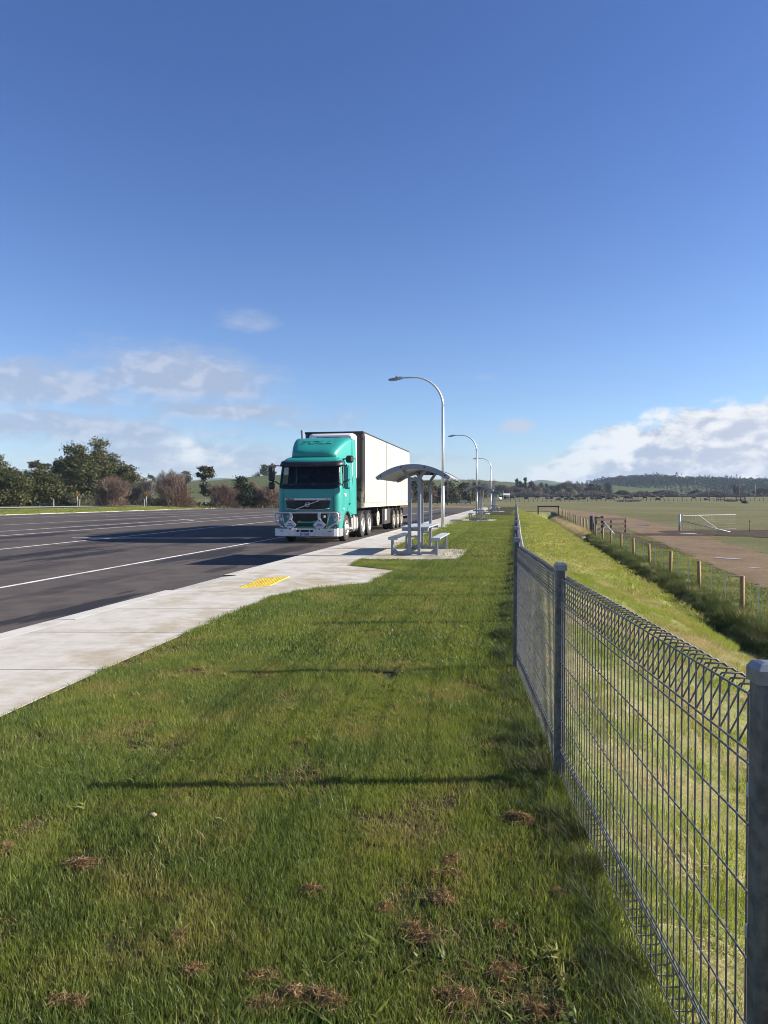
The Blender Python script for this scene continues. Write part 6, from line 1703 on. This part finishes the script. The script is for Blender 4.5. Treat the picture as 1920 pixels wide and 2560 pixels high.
# paddock strip beside the track, verge across the car park
pd = [blade_patch('paddock_patch', 280 + i, 130, .45, .06, .5, .014, [M_gd, M_g1, M_g2][i], .9, segs=2) for i in range(3)]
X, Y = grid_pts(6.2, 9.4, 14, 62, .38, rg); k = view_ok(X, Y, 1.5) & (X < np.interp(Y, [p[1] for p in TL], [p[0] for p in TL]) - .1); X, Y = X[k], Y[k]; n = len(X)
scatter('paddock_grass', np.column_stack([X, Y, np.array([max(gz(x, y), bank_h(x, y) if x < 6.6 else -9) for x, y in zip(X, Y)])]), rg.uniform(0, 6.28, n), rg.uniform(.5, 1.3, n), rg.integers(0, 3, n), pd, 'short paddock grass between the farm fence and the gravel track', 'grass')
X, Y = grid_pts(-57.3, -50.4, 45, 150, .85, rg); n = len(X)
vg = [blade_patch('verge_patch', 290 + i, 120, 1.0, .09, .5, .045, [M_gb, M_g1][i], .9, segs=2) for i in range(2)]
scatter('verge_grass', np.column_stack([X, Y, RZ + .03 + .37 * np.array([smooth01((-50 - x) / 6.5) for x in X]) + np.maximum(0, Y - 126) * .0068]), rg.uniform(0, 6.28, n), rg.uniform(.5, 1.4, n), rg.integers(0, 2, n), vg, 'bright green grass strip on the far side of the car park', 'grass')

# clods of turf and dead grass lying on the lawn
M_clod = mat('turf clod soil', (.10, .065, .035), .95, var=.4, scale=60, bump=.8, bscale=90, col2=(.05, .034, .02))
M_root = leaf_mat('dead roots', (.13, .078, .04), (.24, .145, .075), None, .2, .8, 1.0, .1)
def clod(px, py, s, label, seed):
    """a low torn heap: rough soil surface with matted dead grass lying over it"""
    p = G(px, py, 0.0); rg_ = np.random.default_rng(seed)
    r = empty('turf_clod', (p.x, p.y, 0), label, 'turf clod', 'clods of dry turf on the lawn')
    s = s * .80; k = rg_.integers(3, 6); cx = rg_.normal(size=k) * s * .22; cy = rg_.normal(size=k) * s * .15; cr = s * rg_.uniform(.13, .28, k); ch = s * rg_.uniform(.05, .13, k)
    N = 30; ax = np.linspace(-s * .75, s * .75, N); X, Y = np.meshgrid(ax, ax)
    def hf(X, Y):
        h = np.full(X.shape, -.03)
        for a, b_, c, d in zip(cx, cy, cr, ch): h = np.maximum(h, -.03 + (d + .03) * np.exp(-(((X - a) ** 2 + ((Y - b_) * 1.25) ** 2) / c ** 2) ** 1.4))
        return h
    n1_ = vnoise(X + 9 + seed, Y + 9, s * .10, seed) - .5; n2_ = vnoise(X + 9 + seed, Y + 9, s * .045, seed + 1) - .5
    Z = hf(X, Y) + (n1_ * .30 + n2_ * .22) * s * .35 * np.clip((hf(X, Y) + .03) / .05, 0, 1)
    b = MB(); b.grid([[(X[i, j], Y[i, j], Z[i, j]) for j in range(N)] for i in range(N)], smooth=False); b.build('soil', M_clod, r)
    for nm, m_, n, ln, wd, up in (('dead_grass', M_gdry, int(2100 * s), .020, .0010, .25), ('roots', M_root, int(2600 * s), .013, .0011, .5)):
        c = rg_.integers(0, k, n); C = np.column_stack([cx[c] + rg_.normal(size=n) * cr[c] * .55, cy[c] + rg_.normal(size=n) * cr[c] * .45, np.zeros(n)])
        C[:, 2] = np.maximum(hf(C[:, 0], C[:, 1]), .004) + rg_.random(n) * .010
        al = rg_.normal(size=(n, 3)) * np.array([1, 1, up]); al /= np.linalg.norm(al, axis=1, keepdims=True); L = (ln * rg_.uniform(.4, 1.7, n))[:, None]
        w_ = np.cross(al, rnd_unit(rg_, n)); w_ /= np.linalg.norm(w_, axis=1, keepdims=True); w_ *= wd
        bend = rg_.normal(size=(n, 3)) * .005; bend[:, 2] = np.abs(bend[:, 2])
        A, B_, D_ = C - al * L, C + bend, C + al * L
        Q = np.concatenate([np.stack([A - w_ * .5, A + w_ * .5, B_ + w_, B_ - w_], 1), np.stack([B_ - w_, B_ + w_, D_ + w_ * .5, D_ - w_ * .5], 1)])
        link_mesh(nm, poly_mesh(nm, Q, 4), m_, r)
for i, (px, py, s, lb) in enumerate([(1305, 2048, .26, 'largest matted turf clod, close to the mesh fence'), (1150, 2155, .13, 'turf clod just below the biggest one, farther left'), (1124, 2197, .13, 'middle turf clod of the crooked row on the right of the lawn'), (1117, 2250, .14, 'crumbly turf clod at the low end of the crooked row'), (965, 2276, .11, 'brown turf clod left of the straw covered mound'), (1052, 2335, .19, 'straw covered rounded turf mound near the lower middle'), (1262, 2323, .09, 'small turf clod on the dark trampled patch'), (1265, 2436, .12, 'orange brown turf clod at the lower right'), (1153, 2500, .16, 'torn turf clod at the bottom centre right'), (1370, 2535, .13, 'turf clod at the bottom edge beside the fence'), (1399, 2240, .08, 'small faint turf clod by the fence foot'), (10, 2123, .11, 'turf clod cut by the left edge'), (200, 2162, .16, 'turf clod on the bare hole at left'), (446, 2342, .09, 'small orange turf clod in the lower left quarter'), (775, 2232, .14, 'tan turf clod beside a dark hollow'), (480, 2427, .09, 'low turf clod above the bottom left'), (665, 2455, .11, 'turf clod above the heap at the bottom'), (650, 2530, .15, 'left part of the big heap at the bottom edge'), (775, 2525, .26, 'big heap of straw and soil at the bottom edge'), (173, 2507, .11, 'turf clod in the bottom left corner'), (502, 1685, .10, 'single orange turf clod near the path'), (1170, 1527, .16, 'distant tan turf clod in the middle lawn near the fence'), (984, 1767, .08, 'lone brown turf clod in the middle of the lawn'), (745, 1860, .07, 'dark turf crumb above the long fence shadow')]):
    clod(px, py, s, lb, 300 + i)
# ------------------------------------------------------------ air
def haze():
    m = bpy.data.materials.new('air'); m.use_nodes = True
    w = NT(m.node_tree); out = w.n('ShaderNodeOutputMaterial'); v = w.n('ShaderNodeVolumePrincipled')
    v.inputs['Color'].default_value = (.62, .78, 1.0, 1); v.inputs['Density'].default_value = HAZE; v.inputs['Anisotropy'].default_value = 0.0
    w.link(v.outputs[0], out.inputs['Volume']); m.cycles.volume_sampling = 'EQUIANGULAR'
    b = MB(); b.box(-3000, 3000, -300, 3600, -6.0, 76.0)
    o = b.build('haze', m); o['kind'] = 'stuff'
HAZE = 0.00015
haze()
